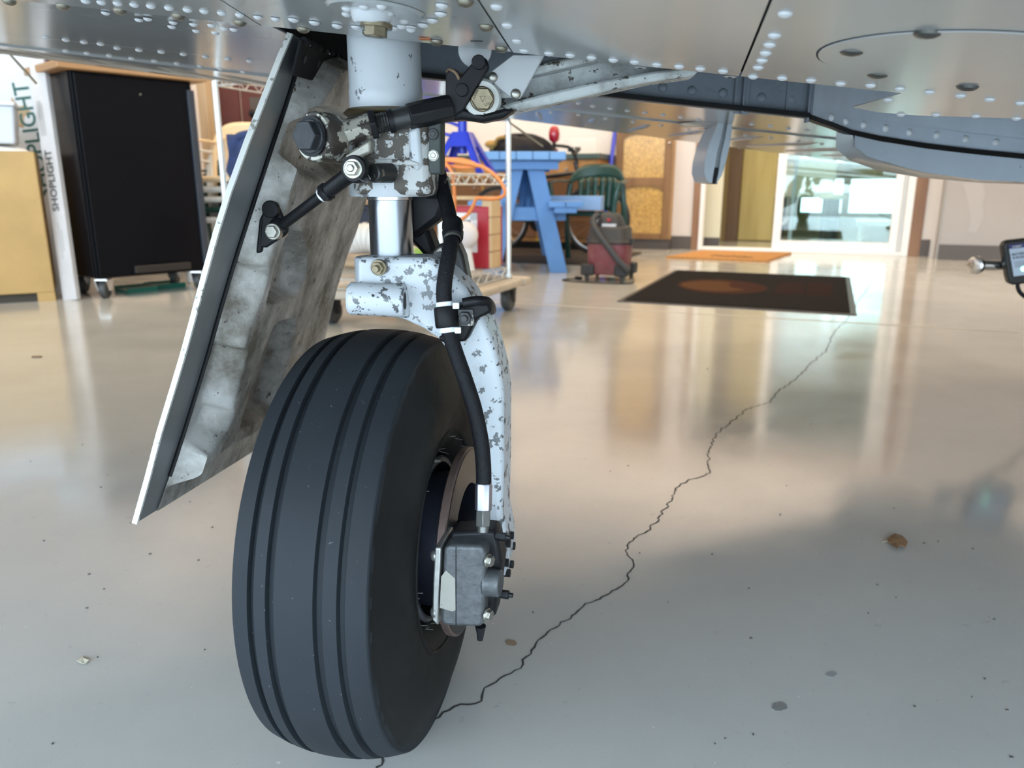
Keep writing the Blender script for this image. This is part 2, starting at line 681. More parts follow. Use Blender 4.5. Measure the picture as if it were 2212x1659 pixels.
m_stain = M('grey_stain', (0.20, 0.20, 0.19), 0.35)
m_stainb = M('brown_stain', (0.22, 0.16, 0.11), 0.3)
obj('stain', blot(1684, 1527, 17, 10, 3), m_stain, floor_o, None)
obj('stain', blot(1104, 1389, 13, 7, 4), m_stainb, floor_o, None)
obj('stain', blot(1796, 1458, 12, 6, 5), M('faint_stain', (0.28, 0.28, 0.28), 0.3), floor_o, None)
random.seed(11)
g = G()
for k in range(70):
    x, y = random.uniform(30, 2190), random.uniform(760, 1640)
    if 480 < x < 1110:
        continue
    c = PZ(x, y)
    g.box(c + Vector((0, 0, 0.0006)), (random.uniform(0.001, 0.004), random.uniform(0.001, 0.003), 0.0012))
obj('grit', g, M('dark_grit', (0.10, 0.09, 0.08), 0.8), floor_o, None, kind='stuff')

# ------------------------------------------------------------------ sliding glass door (door_1)
d1 = bpy.data.objects.new('door_1', None)
d1['kind'] = 'structure'
d1['label'] = 'white framed sliding glass door standing half open in the back wall'
C.objects.link(d1)
obj('casing', G().rbox(-1.27, -1.205, QB - 0.02, QB + 0.12, 0, 2.12), m_trimbrown, d1, None, 0.003)
obj('casing', G().rbox(0.69, 0.785, QB - 0.02, QB + 0.12, 0, 2.12), m_trimbrown, d1, None, 0.003)
obj('casing', G().rbox(-1.205, 0.69, QB - 0.02, QB + 0.12, 2.04, 2.12), m_trimbrown, d1, None, 0.003)
obj('jamb', G().rbox(-1.205, -1.165, QB - 0.005, QB + 0.11, 0, 2.04), m_alu, d1, None, 0.003)
obj('jamb', G().rbox(0.63, 0.69, QB - 0.005, QB + 0.11, 0, 2.04), m_alu, d1, None, 0.003)
obj('threshold', G().rbox(-1.165, 0.63, QB - 0.005, QB + 0.11, 0, 0.03), m_alu, d1, None, 0.003)
sp = G()
p0, p1, qd = -0.50, 0.59, QB + 0.02
sp.rbox(p0, p0 + 0.075, qd, qd + 0.035, 0.03, 2.0).rbox(p1 - 0.065, p1, qd, qd + 0.035, 0.03, 2.0)
sp.rbox(p0 + 0.075, p1 - 0.065, qd, qd + 0.035, 0.03, 0.11).rbox(p0 + 0.075, p1 - 0.065, qd, qd + 0.035, 1.93, 2.0)
sash = obj('sliding_panel', sp, m_alu, d1, None, 0.004)
obj('pane', G().rbox(p0 + 0.07, p1 - 0.06, qd + 0.015, qd + 0.019, 0.105, 1.935), m_glass, sash, None)
fx = G()
q2 = QB + 0.07
fx.rbox(-0.36, -0.325, q2, q2 + 0.03, 0.03, 2.0).rbox(0.585, 0.63, q2, q2 + 0.03, 0.03, 2.0)
fx.rbox(-0.325, 0.585, q2, q2 + 0.03, 0.03, 0.09).rbox(-0.325, 0.585, q2, q2 + 0.03, 1.94, 2.0)
sash = obj('fixed_panel', fx, m_alu, d1, None, 0.004)
obj('pane', G().rbox(-0.33, 0.59, q2 + 0.013, q2 + 0.017, 0.085, 1.945), m_glass, sash, None)

# grey-white wall section right of the sliding door, standing proud of the wall
wp = struct('wall_panel_right', G().rbox(0.90, 3.2, QB - 0.30, QB - 0.001, 0, ZC), M('grey_white_panel', (0.36, 0.335, 0.33), 0.6, var=0.04, vs=1.5))
obj('edge_strip', G().rbox(0.885, 0.90, QB - 0.305, QB - 0.28, 0, ZC), M('grey_edge_strip', (0.30, 0.29, 0.28), 0.5), wp, None)
obj('baseboard', G().rbox(0.90, 3.2, QB - 0.312, QB - 0.301, 0, 0.13), m_base, wp, None)
random.seed(8)
poly = []
for x, y in [(2078, 395), (2122, 395), (2128, 420), (2122, 440), (2124, 470), (2108, 503), (2092, 500), (2096, 470), (2090, 440), (2086, 415)]:
    poly.append(PQ(x, y, QB - 0.3012))
obj('patch', G().prism(poly, RQ * -0.0006), M('filler_patch', (0.40, 0.375, 0.375), 0.7), wp, None)

# ------------------------------------------------------------------ the room behind the glass
struct('wall_annex_left', G().rbox(-1.72, -1.62, QB + 0.12, 11.3, 0, 2.5), m_cream)
struct('ceiling_annex', G().rbox(-1.72, 2.6, QB + 0.12, 11.3, 2.5, 2.6), m_ceil)
struct('wall_annex_right', G().rbox(2.5, 2.6, QB + 0.12, 11.3, 0, 2.5), m_cream)
m_khaki = wood('khaki_panelling', (0.36, 0.28, 0.12), (0.46, 0.37, 0.18), (9, 9, 0.8))
WZ0, WZ1 = 0.26, 0.72
wx = [PQ(x, 430, 11.2).dot(RP) for x in (1728, 1822, 1832, 1975)]
g = G().rbox(-1.62, wx[0], 11.2, 11.3, 0, 2.5).rbox(wx[0], 2.5, 11.2, 11.3, 0, WZ0).rbox(wx[0], 2.5, 11.2, 11.3, WZ1, 0.92).rbox(wx[0], 2.5, 11.2, 11.3, 1.15, 2.5)
g.rbox(wx[1], wx[2], 11.2, 11.3, WZ0, 1.15).rbox(wx[3], 2.5, 11.2, 11.3, WZ0, 1.15)
struct('wall_annex_back', g, m_khaki)
for k, (a, b2) in enumerate([(wx[0], wx[1]), (wx[2], wx[3])]):  # windows added to stand in for bright reflections in the sliding door glass
    w = bpy.data.objects.new('added_window_%d' % (k + 1), None)
    w['kind'] = 'structure'
    C.objects.link(w)
    gf = G()
    gf.rbox(a, a + 0.02, 11.18, 11.26, WZ0, WZ1).rbox(b2 - 0.02, b2, 11.18, 11.26, WZ0, WZ1).rbox(a, b2, 11.18, 11.26, WZ0, WZ0 + 0.02).rbox(a, b2, 11.18, 11.26, WZ1 - 0.02, WZ1)
    fr = obj('frame', gf, m_alu, w, None, 0.004)
    obj('pane', G().rbox(a + 0.015, b2 - 0.015, 11.215, 11.219, WZ0 + 0.015, WZ1 - 0.015), m_glass, w, None)
struct('wall_stub', G().rbox(-1.62, -1.04, 8.30, 8.36, 0, 2.5), m_cream)
struct('baseboard_stub', G().rbox(-1.62, -1.035, 8.288, 8.30, 0, 0.10), m_base)
m_ply = wood('yellow_plywood', (0.42, 0.31, 0.095), (0.56, 0.44, 0.17), (7, 7, 0.9))
struct('wall_partition', G().rbox(-1.62, -1.10, 9.25, 9.32, 0, 2.5), wood('brown_panelling', (0.20, 0.135, 0.05), (0.26, 0.18, 0.07), (9, 9, 0.8)))
d2 = bpy.data.objects.new('door_2', None)
d2['kind'] = 'structure'
C.objects.link(d2)
obj('door_leaf', G().rbox(-0.97, -0.60, 9.42, 9.46, 0.01, 2.03), m_ply, d2, None, 0.003)
obj('casing', G().rbox(-1.10, -0.97, 9.24, 9.46, 0, 2.06), wood('dark_brown_casing', (0.10, 0.055, 0.03), (0.14, 0.08, 0.04), (9, 9, 0.8)), d2, None, 0.003)
obj('hinge', G().cyl(W(-1.0, 9.23, 1.02), W(-1.0, 9.23, 1.11), 0.014, 10), m_bolt, d2)

m_porc = M('cream_porcelain', (0.78, 0.74, 0.62), 0.3)
sk = thing('utility_sink', 'cream laundry sink on dark legs seen through the open sliding door', 'sink', W(-0.42, 10.35, 0))
P0, P1, Q0, Q1 = -0.66, 0.02, 10.1, 10.6
g = G()
g.rbox(P0, P1, Q0, Q0 + 0.03, 0.50, 0.93).rbox(P0, P1, Q1 - 0.03, Q1, 0.50, 0.93).rbox(P0, P0 + 0.03, Q0, Q1, 0.50, 0.93).rbox(P1 - 0.03, P1, Q0, Q1, 0.50, 0.93).rbox(P0, P1, Q0, Q1, 0.48, 0.52)
obj('basin', g, m_porc, sk, None, 0.008)
obj('rim', G().rbox(P0 - 0.07, P1 + 0.02, Q0 - 0.03, Q1 + 0.02, 0.925, 0.95), m_porc, sk, None, 0.006)
obj('apron', G().rbox(P0 + 0.01, P1 - 0.01, Q0 - 0.015, Q0, 0.50, 0.60), m_porc, sk, None, 0.004)
for p in (P0 + 0.07, P1 - 0.07):
    for q in (Q0 + 0.05, Q1 - 0.05):
        obj('leg', G().rbox(p - 0.05, p + 0.05, q - 0.02, q + 0.02, 0, 0.48), M('slate_grey_leg', (0.09, 0.10, 0.115), 0.5) if q < 10.2 and p < -0.4 else bpy.data.materials['slate_grey_leg'], sk, None)
obj('drain_pipe', G().tube(smooth_path([W(-0.5, 10.3, 0.48), W(-0.5, 10.3, 0.3), W(-0.5, 10.25, 0.2), W(-0.56, 10.2, 0.17), W(-0.6, 10.25, 0.25)]), 0.02, 10), M('white_pipe', (0.8, 0.8, 0.8), 0.3), sk)
obj('faucet', G().tube(smooth_path([W(-0.62, 10.5, 0.95), W(-0.60, 10.5, 1.03), W(-0.5, 10.4, 1.09), W(-0.38, 10.3, 1.11), W(-0.36, 10.28, 1.07)]), 0.014, 10), m_steel, sk)
st = thing('stool', 'round white topped stool behind the sliding glass next to the cream sink', 'stool', W(0.02, 9.2, 0))
obj('seat', G().lathe(W(0.02, 9.2, 0.48), (0, 0, 1), [(0.001, 0), (0.14, 0), (0.15, 0.02), (0.14, 0.05), (0.001, 0.055)], 24), m_porc, st)
obj('pedestal', G().cyl(W(0.02, 9.2, 0.02), W(0.02, 9.2, 0.48), 0.07, 16), M('slate_pedestal', (0.07, 0.08, 0.095), 0.4), st)
obj('foot', G().cyl(W(0.02, 9.2, 0), W(0.02, 9.2, 0.025), 0.16, 20), m_steel, st)
bn = thing('white_bench', 'long low white bench under the added windows behind the glass', 'bench', W(1.2, 10.7, 0))
obj('seat', G().rbox(0.3, 2.2, 10.4, 10.85, 0.15, 0.21), M('white_laminate', (0.8, 0.8, 0.8), 0.3), bn, None, 0.008)
for p in (0.36, 1.25, 2.14):
    obj('leg', G().rbox(p - 0.03, p + 0.03, 10.45, 10.8, 0, 0.15), bpy.data.materials['white_laminate'], bn, None)
# ================================================================== the aircraft
air = thing('aircraft', 'grey painted light aircraft: riveted wing underside with main landing gear down on the hangar floor', 'aircraft', (-0.155, 0.83, 0))
Z0, DX, SA = 0.749, -0.0974, 0.0467


def SK(X, Y):
    return Z0 + DX * X + (SA * (Y - 0.78) if Y > 0.78 else 0.0)


def V(X, Y, dz=0.0):
    return Vector((X, Y, SK(X, Y) + dz))


N_F = Vector((DX, 0.0, -1.0)).normalized()
N_A = Vector((DX, SA, -1.0)).normalized()
O_F = Vector((0, 0.78, Z0))


def onskin(px, py, aft=False):
    return PPL(px, py, O_F, N_A if aft else N_F)


UPV = Vector((0, 0, 0.0015))
s2 = lambda Y: -0.001 + 0.117 * (Y - 0.77)
s1 = lambda Y: 0.213 + 0.223 * (Y - 0.766)
YF = -0.12
SG = 0.0010
XL, XR = -3.0, 1.7
E0 = 0.78


def panel(name, pts, dz=0.0):
    return obj(name, G().prism([V(x, y, dz) for x, y in pts], UPV), m_skin, air, None)


pan_l = panel('wing_panel', [(XL, YF), (-0.2345, YF), (-0.2345, E0), (XL, E0)])
pan_la = panel('wing_panel', [(XL, E0), (-0.2235, E0), (-0.2235, 1.235), (XL, 1.14)])
pan_m = panel('wing_panel', [(-0.2335, YF), (s2(YF) - SG, YF), (s2(E0) - SG, E0), (-0.2335, E0)], 0.0004)
pan_c = panel('wing_panel', [(s2(YF) + SG, YF), (s1(YF) - SG, YF), (s1(E0) - SG, E0), (s2(E0) + SG, E0)])
ext = [onskin(*p) for p in [(2212, 257), (2100, 253), (1990, 250), (1900, 243), (1842, 232)]]
pts = [(s1(YF) + SG, YF), (XR, YF), (XR, 0.86)] + [(e.x, e.y) for e in ext] + [(0.372, E0), (s1(E0) + SG, E0)]
pan_r = obj('wing_panel', G().prism([Vector((x, y, Z0 + DX * x)) for x, y in pts], UPV), m_skin, air, None)
# rolled leading edge and upper skin
g = G()
prof = [(YF, 0.0), (-0.25, 0.012), (-0.38, 0.05), (-0.44, 0.11), (-0.40, 0.17), (-0.2, 0.23), (0.3, 0.285), (0.9, 0.27), (1.6, 0.19), (2.1, 0.11)]
g.grid(lambda u, v: Vector(((XL + (XR - XL) * u), prof[round(v * 9)][0], Z0 + DX * (XL + (XR - XL) * u) + prof[round(v * 9)][1])), 4, 9)
obj('wing_upper_skin', g, m_skin, air, 60)
# dark backing that closes the seams, and the lining of the wheel well
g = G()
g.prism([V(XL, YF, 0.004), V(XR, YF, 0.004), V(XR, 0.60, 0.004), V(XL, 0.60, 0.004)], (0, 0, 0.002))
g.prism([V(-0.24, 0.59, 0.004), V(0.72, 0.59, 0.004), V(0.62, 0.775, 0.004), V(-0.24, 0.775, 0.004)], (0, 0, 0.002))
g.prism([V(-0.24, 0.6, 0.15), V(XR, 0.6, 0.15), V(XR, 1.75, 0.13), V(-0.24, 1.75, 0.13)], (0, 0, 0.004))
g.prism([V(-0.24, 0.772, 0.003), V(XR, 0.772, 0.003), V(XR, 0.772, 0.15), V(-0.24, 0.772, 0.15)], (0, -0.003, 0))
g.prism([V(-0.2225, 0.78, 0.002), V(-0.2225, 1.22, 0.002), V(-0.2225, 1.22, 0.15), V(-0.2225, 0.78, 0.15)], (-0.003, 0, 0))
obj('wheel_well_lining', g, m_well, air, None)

# rear spar web with stiffeners, seen through the opening
YW = 1.19
g = G().prism([V(-0.22, YW, -0.004), V(0.44, YW, -0.004), V(0.44, YW, 0.14), V(-0.22, YW, 0.14)], (0, 0.003, 0))
web = obj('spar_web', g, m_web, air, None)
for px in (1596, 1613):
    a = PY(px, 182, YW - 0.004)
    obj('stiffener', G().box((a.x, YW - 0.003, SK(a.x, YW) + 0.05), (0.011, 0.005, 0.115)), m_web, web, None, 0.002)
a = PY(1604, 182, YW - 0.004)
obj('stiffener', G().box((a.x, YW - 0.008, SK(a.x, YW) + 0.05), (0.002, 0.014, 0.115)), m_web, web, None)
a = PY(1745, 215, YW - 0.004)
obj('stiffener', G().box((a.x, YW - 0.006, SK(a.x, YW) + 0.05), (0.003, 0.012, 0.12)), m_web, web, None)
a = PY(1694, 215, YW)
obj('stiffener', G().box((a.x + 0.02, YW - 0.001, SK(a.x, YW) + 0.05), (0.036, 0.003, 0.11)), m_web, web, None)
rb = G().dome((0, 0, 0), (0, -1, 0), 0.0065, 0.002, 12)
rvw = None
for px, py in [(1432, 189), (1495, 196), (1562, 201), (1645, 211), (1710, 213), (1370, 184)]:
    p = PY(px, py, YW - 0.001)
    if rvw is None:
        rvw = obj('rivet', G().dome((0, 0, 0), (0, -1, 0), 0.0068, 0.0022, 12), m_web, web)
        rvw.location = p
    else:
        rep(rvw.data, 'rivet', p, web)
# rubber seal along the rear edge of the opening
g = G().prism([V(-0.22, 1.172, -0.003), V(0.43, 1.172, -0.003), V(0.43, 1.172, 0.0035), V(-0.22, 1.172, 0.0035)], (0, 0.012, 0))
obj('opening_seal', g, m_blackrub, air, None)

# aft skin strip and the two control surfaces behind it
hy = lambda X: 1.46 + (X + 0.9) * 0.285 if X < 0.08 else 1.74
te = lambda X: 2.58 + (X + 0.02) * 0.30
YC = [(1752, 1.192), (1775, 1.225), (1800, 1.27), (1840, 1.32), (1900, 1.365), (2000, 1.41), (2100, 1.44), (2212, 1.465), (2400, 1.485), (2700, 1.50)]


def lerp_tab(tab, x):
    if x <= tab[0][0]:
        return tab[0][1]
    for (a, b2), (c2, d) in zip(tab, tab[1:]):
        if x <= c2:
            return b2 + (d - b2) * (x - a) / (c2 - a)
    return tab[-1][1]


lo = [(1752, 247), (1775, 256), (1800, 264), (1840, 280), (1900, 293), (2000, 309), (2100, 321), (2212, 332), (2400, 350), (2700, 375)]
wall_foot = [PY(x, lerp_tab(lo, x), lerp_tab(YC, x)) for x in (1752, 1775, 1800, 1840, 1900, 2000, 2100, 2212, 2400)]
pan_d = panel('wing_panel', [(-0.2235, 1.186)] + [(p.x, p.y + 0.008) for p in wall_foot] + [(XR, 1.52), (XR, 1.735), (0.08, 1.735), (-0.2235, hy(-0.2235) - 0.004)])
pan_e = panel('wing_panel', [(XL, 1.143), (-0.2255, 1.238), (-0.2255, hy(-0.2255) - 0.004), (XL, 0.9)] if False else
              [(XL, 1.143), (-0.2255, 1.238), (-0.2255, hy(-0.2255) - 0.004), (-1.2, hy(-1.2) - 0.004), (XL, 1.30)])
ZTE = lambda X: 0.8335 + DX * (X + 0.02)


def surface(name, x0, x1, n=6):
    g = G()
    vs = []
    for i in range(n + 1):
        X = x0 + (x1 - x0) * i / n
        h = max(hy(X), 1.32) + 0.004
        vs += [V(X, h, -0.003), V(X, h, 0.06), Vector((X, te(X), ZTE(X) + 0.006)), Vector((X, te(X), ZTE(X)))]
    fs = []
    for i in range(n):
        for k in range(4):
            k2 = (k + 1) % 4
            fs.append((4 * i + k, 4 * i + k2, 4 * i + 4 + k2, 4 * i + 4 + k))
    fs += [(3, 2, 1, 0), (4 * n, 4 * n + 1, 4 * n + 2, 4 * n + 3)]
    g.add(vs, fs)
    return obj(name, g, m_skin, air, None)


flap = surface('flap', -0.38, 1.7)
ail = surface('aileron', XL, -0.386)


def lowz(X, Y):
    h = max(hy(X), 1.32) + 0.004
    t = (Y - h) / (te(X) - h)
    return (SK(X, h) - 0.003) * (1 - t) + ZTE(X) * t


def beads(parent, xs):
    for X in xs:
        a, b2 = max(hy(X), 1.32) + 0.16, te(X) - 0.10
        Ya = [a + (b2 - a) * k / 6 for k in range(7)]
        obj('stiffening_bead', G().tube([Vector((X + 0.03 * (k / 6), y, lowz(X, y) + 0.0035)) for k, y in enumerate(Ya)], [0.002, 0.009, 0.009, 0.009, 0.009, 0.009, 0.002], 8), m_skin, parent)


beads(flap, [0.06 + 0.135 * k for k in range(9)] + [-0.08, -0.22])
beads(ail, [-0.50 - 0.115 * k for k in range(12)])

# ---- rivets and screws
rv_me = None


def rivets(parent, pts, aft, mat=None, r=0.0049, h=0.0028, name='rivet', mesh=None):
    for x, y in pts:
        p = onskin(x, y, aft) if not callable(aft) else aft(x, y)
        if mesh is None:
            o = obj(name, G().dome((0, 0, 0), N_A if aft is True else N_F, r, h, 12), mat or m_skin_rivet, parent)
            o.location = p
            mesh = o.data
        else:
            rep(mesh, name, p, parent)
    return mesh


row_r = [(1186, 115), (1232, 119), (1278, 124), (1325, 129), (1371, 133), (1419, 139), (1467, 143), (1513, 148), (1562, 153)]
row_c = [(1627, 165), (1690, 168), (1752, 173), (1816, 180), (1881, 184), (1944, 191), (2008, 198), (2075, 206), (2138, 214), (2204, 222)]
fr_me = rivets(pan_c, row_r, False)
rivets(pan_c, [(1073, 14), (1096, 54), (1117, 88), (1132, 109)], False, mesh=fr_me)
rivets(pan_r, row_c, False, mesh=fr_me)
rivets(pan_r, [(1696, 29), (1673, 76), (1663, 96), (1654, 114), (1646, 130), (1638, 145)], False, mesh=fr_me)
rivets(pan_r, [(1919, 215), (1946, 247), (2022, 247), (2108, 250), (2196, 255)], False, mesh=fr_me)
rivets(pan_m, [(955, 11), (952, 29), (934, 43), (914, 53), (888, 58), (850, 60), (728, 55), (770, 58), (679, 48), (634, 42)], False, mesh=fr_me)
sm_me = rivets(pan_l, [(185, 2), (219, 5), (254, 7), (290, 10), (326, 13), (365, 17), (405, 21), (441, 24), (479, 28), (518, 32), (557, 36), (595, 40)], False, r=0.0042, h=0.0026)
rivets(pan_l, [(228, 27), (319, 40), (300, 42), (374, 48), (371, 57), (418, 52), (424, 66), (457, 54), (465, 70), (484, 61), (505, 63)], False, mesh=sm_me)
aft_me = rivets(pan_e, [(100, 80), (142, 86), (181, 91), (217, 95), (253, 104), (300, 108), (348, 112), (396, 117), (444, 122), (492, 127), (540, 132)], True, r=0.0055, h=0.003)
rivets(ail, [(142, 110), (188, 115), (236, 120), (284, 126), (333, 132), (382, 137), (432, 143), (476, 149), (525, 155)], True, mesh=aft_me)
rivets(pan_d, [(1250, 223), (1280, 229), (1318, 234), (1355, 239), (1393, 243), (1432, 248), (1470, 253), (1508, 258), (1624, 268), (1664, 272), (1703, 277), (1743, 281)], True, mesh=aft_me)


def onflap(px, py):
    r = ray(px, py)
    Y = 2.0
    for _ in range(12):
        X = EYE.x + r.x / r.y * Y
        zt = lowz(X, Y)
        zr = EYE.z + r.z / r.y * Y
        sl = r.z / r.y - (lowz(X + r.x / r.y * 0.01, Y + 0.01) - zt) / 0.01
        Y += (zt - zr) / sl
    X = r.x / r.y * Y
    return Vector((X, Y, lowz(X, Y)))


rivets(flap, [(1190, 242), (1250, 248), (1308, 256), (1367, 263), (1428, 271), (1488, 279), (1610, 292), (1665, 298), (1725, 305), (1775, 311)], onflap, mesh=aft_me)
sc_me = rivets(pan_m, [(655, 62), (797, 70), (943, 89), (1050, 57), (1083, 104), (1005, 3)], False, m_brass, 0.0062, 0.0042, 'screw')
rivets(pan_l, [(20, 2), (136, 12), (259, 22), (385, 34), (518, 48)], False, mesh=sc_me, name='screw')
fl_me = rivets(pan_c, [(1383, 146), (1577, 166)], False, M('flush_screw_paint', (0.40, 0.40, 0.40), 0.35), 0.0062, 0.0006, 'flush_screw')
rec = G().lathe((0, 0, 0), (0, 0, 1), [(0.0001, 0), (0.0022, 0.0)], 8)
for x, y in [(1383, 146), (1577, 166)]:
    obj('screw_recess', G().cyl(onskin(x, y), onskin(x, y) + N_F * 0.0008, 0.0022, 8), m_seam, pan_c)
g = G()
c = onskin(1030, 88)
obj('drain_slot', G().box(c + N_F * 0.0003, (0.011, 0.0022, 0.0008)), m_seam, pan_m, None)
for x, y in [(777, 45), (918, 83)]:
    c = onskin(x, y)
    obj('paint_mark', G().box(c + N_F * 0.0005, (0.010, 0.009, 0.0008)), m_orange, pan_m, None)
# oval access cover
cc = Vector((0.327, 0.605, 0))
pts = []
for k in range(56):
    th = 2 * PI * k / 56
    x, y = cc.x + 0.097 * math.cos(th) * (1 + 0.0), cc.y + 0.097 * math.sin(th)
    pts.append(Vector((x, y, Z0 + DX * x - 0.0012)))
obj('cover_shadow_gap', G().prism([p + (p - Vector((cc.x, cc.y, Z0 + DX * cc.x))) * 0.014 + Vector((0, 0, 0.0008)) for p in pts], (0, 0, 0.0004)), m_seam, pan_r, None)
cov = obj('access_cover', G().prism(pts, (0, 0, 0.0014)), m_skin, pan_r, None, 0.0006)
ds_me = rivets(pan_r, [(1840, 110), (2003, 70), (1896, 160), (2090, 187)], False, m_darkscrew, 0.0092, 0.004, 'cover_screw')
# round fairing plate with boss and hex plug
c = onskin(812, 22)
fp = obj('fairing_plate', G().lathe(c, N_F, [(0.0001, 0.0022), (0.036, 0.0022), (0.0385, 0.0)], 40), m_skin, air, 40)
obj('boss', G().lathe(c + Vector((-0.003, 0, 0)), N_F, [(0.020, 0.001), (0.0165, 0.003), (0.0145, 0.009), (0.0128, 0.0105), (0.0001, 0.0105)], 28), m_strut, fp, 40)
b0 = c + Vector((0.001, 0, 0)) + N_F * 0.0105
obj('hex_plug', G().cyl(b0 - N_F * 0.001, b0 + N_F * 0.0022, 0.0125, 18).hexa(b0 + N_F * 0.0022, b0 + N_F * 0.0085, 0.0092).cyl(b0 + N_F * 0.008, b0 + N_F * 0.0090, 0.005, 12), m_goldbolt, fp, 30)
for x, y in [(749, 12), (787, 8), (749, 24), (840, 22), (872, 39), (825, 7), (868, 51), (888, 58)]:
    p = onskin(x, y) + N_F * 0.0020
    rep(sm_me, 'rivet', p, fp)

# ---- curved rear wall of the wheel well, its riveted flange, rubber seal, and the bulged fairing
mid = [(1752, 215), (1765, 226), (1800, 239), (1850, 251), (1900, 260), (2000, 275), (2100, 288), (2212, 301), (2400, 319), (2700, 344)]
xs = [1752, 1765, 1780, 1800, 1820, 1840, 1870, 1900, 1950, 2000, 2050, 2100, 2150, 2212, 2300, 2400, 2550, 2700]


def strip(lowtab, dlo, hightab, dhi, dY, thick, ztop=None):
    g = G()
    vs = []
    for x in xs:
        Y = lerp_tab(YC, x) + dY
        a = PY(x, lerp_tab(lowtab, x) + dlo, Y)
        b2 = PY(x, lerp_tab(hightab, x) + dhi, Y) if ztop is None else Vector((a.x, a.y, ztop))
        vs += [a, b2, b2 + Vector((0, thick, 0)), a + Vector((0, thick, 0))]
    fs = []
    for i in range(len(xs) - 1):
        for k in range(4):
            k2 = (k + 1) % 4
            fs.append((4 * i + k, 4 * i + k2, 4 * i + 4 + k2, 4 * i + 4 + k))
    fs += [(3, 2, 1, 0), (4 * len(xs) - 4, 4 * len(xs) - 3, 4 * len(xs) - 2, 4 * len(xs) - 1)]
    return g.add(vs, fs)


m_wellwall = M('well_wall_paint', (0.56, 0.63, 0.72), 0.42, var=0.1, vs=10)
cw = obj('well_wall', strip(lo, 0, lo, 0, 0, 0.003, 0.88), m_wellwall, air, 50)
fl = obj('flange', strip(lo, 0, mid, 0, -0.003, 0.002), m_wellwall, cw, 50)
wr = None
for x, y in [(1793, 254), (1825, 262), (1864, 270), (1912, 277), (1963, 286), (2022, 292), (2085, 300), (2150, 307)]:
    p = PY(x, y, lerp_tab(YC, x) - 0.003)
    if wr is None:
        wr = obj('rivet', G().dome((0, 0, 0), (0, -1, 0), 0.0062, 0.005, 12), m_zip, cw)
        wr.location = p
    else:
        rep(wr.data, 'rivet', p, cw)
obj('rubber_seal', strip(lo, 11, lo, 0, -0.010, 0.02), m_blackrub, cw, 50)
ft = [(1842, 292), (1900, 305), (2000, 321), (2100, 333), (2212, 344), (2400, 362), (2700, 386)]
fb = [(2700, 415), (2400, 402), (2212, 393), (2120, 389), (2000, 373), (1920, 353), (1872, 337), (1850, 318)]
ring0 = [PY(x, y, lerp_tab(YC, x) - 0.004) for x, y in ft + fb]
gt = [(1806, 286), (1900, 296), (2000, 312), (2100, 324), (2212, 335), (2400, 350), (2700, 374)]
gb = [(2700, 422), (2400, 410), (2212, 398), (2120, 395), (1990, 384), (1900, 369), (1835, 347), (1806, 322)]
ring1 = [PY(x, y, lerp_tab(YC, x) + 0.045) for x, y in gt + gb]
ring2 = []
for p in ring1:
    ring2.append(Vector((p.x + 0.40, p.y + 0.75, SK(p.x, 1.735) + (0.04 if p.z > 0.6 else 0.01))))
n = len(ring0)
fs = []
for r0 in (0, n):
    fs += [(r0 + i, r0 + (i + 1) % n, r0 + n + (i + 1) % n, r0 + n + i) for i in range(n)]
bl = obj('well_fairing', G().add(ring0 + ring1 + ring2, [f[::-1] for f in fs]), m_skin, air, 60)
fx_ = [1846, 1856, 1872, 1900, 1950, 2000, 2060, 2120, 2212, 2300, 2400, 2550, 2700]
fbt = [(x, y) for x, y in reversed(fb)]
fg = G().grid(lambda u, v: PY(fx_[round(u * 12)], lerp_tab(ft, fx_[round(u * 12)]) * (1 - v) + lerp_tab(fbt, fx_[round(u * 12)]) * v, lerp_tab(YC, fx_[round(u * 12)]) - 0.008), 12, 4)
obj('fairing_face', fg,
    M('bluish_well_paint', (0.50, 0.56, 0.63), 0.4, chips=((0.12, 0.12, 0.13), 0.70, 45, 0, 0.5), var=0.06, vs=8, dirt=((0.34, 0.33, 0.30), 0.6, 0.9, 10)), bl, 60)

# ---- flap hinge fairing hanging under the trailing edge: two cheeks and a slot
Yh = 1.62
hb = node('flap_hinge_bracket', air, 'grey fin-shaped flap hinge bracket with a dark slot')
m_hinge = M('hinge_fairing_paint', (0.50, 0.55, 0.60), 0.35, var=0.08, vs=15)
lf = [(1556, 255), (1546, 280), (1533, 310), (1523, 345), (1521, 372), (1527, 391), (1538, 396), (1541, 375), (1549, 330), (1558, 295), (1565, 262)]
rt_ = [(1582, 255), (1581, 285), (1576, 315), (1568, 350), (1559, 380), (1547, 397), (1552, 375), (1558, 335), (1566, 300), (1573, 262)]
obj('cheek', G().prism([PY(x, y, Yh) for x, y in lf], (0.02, 0.20, 0.0)), m_hinge, hb, 60)
obj('cheek', G().prism([PY(x, y, Yh) for x, y in rt_], (0.02, 0.20, 0.0)), m_hinge, hb, 60)
core = [(1563, 262), (1557, 297), (1548, 335), (1541, 368), (1553, 368), (1559, 335), (1567, 300), (1575, 262)]
obj('hinge_arm', G().prism([PY(x, y, Yh + 0.015) for x, y in core], (0.01, 0.07, 0)), m_plate, hb, None)
core = [(1543, 362), (1538, 397), (1549, 398), (1556, 362)]
obj('hinge_slot', G().prism([PY(x, y, Yh + 0.012) for x, y in core], (0.01, 0.07, 0)), m_seam, hb, None)
obj('mount_pad', G().lathe(PY(1568, 268, 1.66) + Vector((0, 0.05, 0.004)), (0, 0, -1), [(0.0001, 0.006), (0.075, 0.006), (0.085, 0)], 28), m_skin, hb, 40)

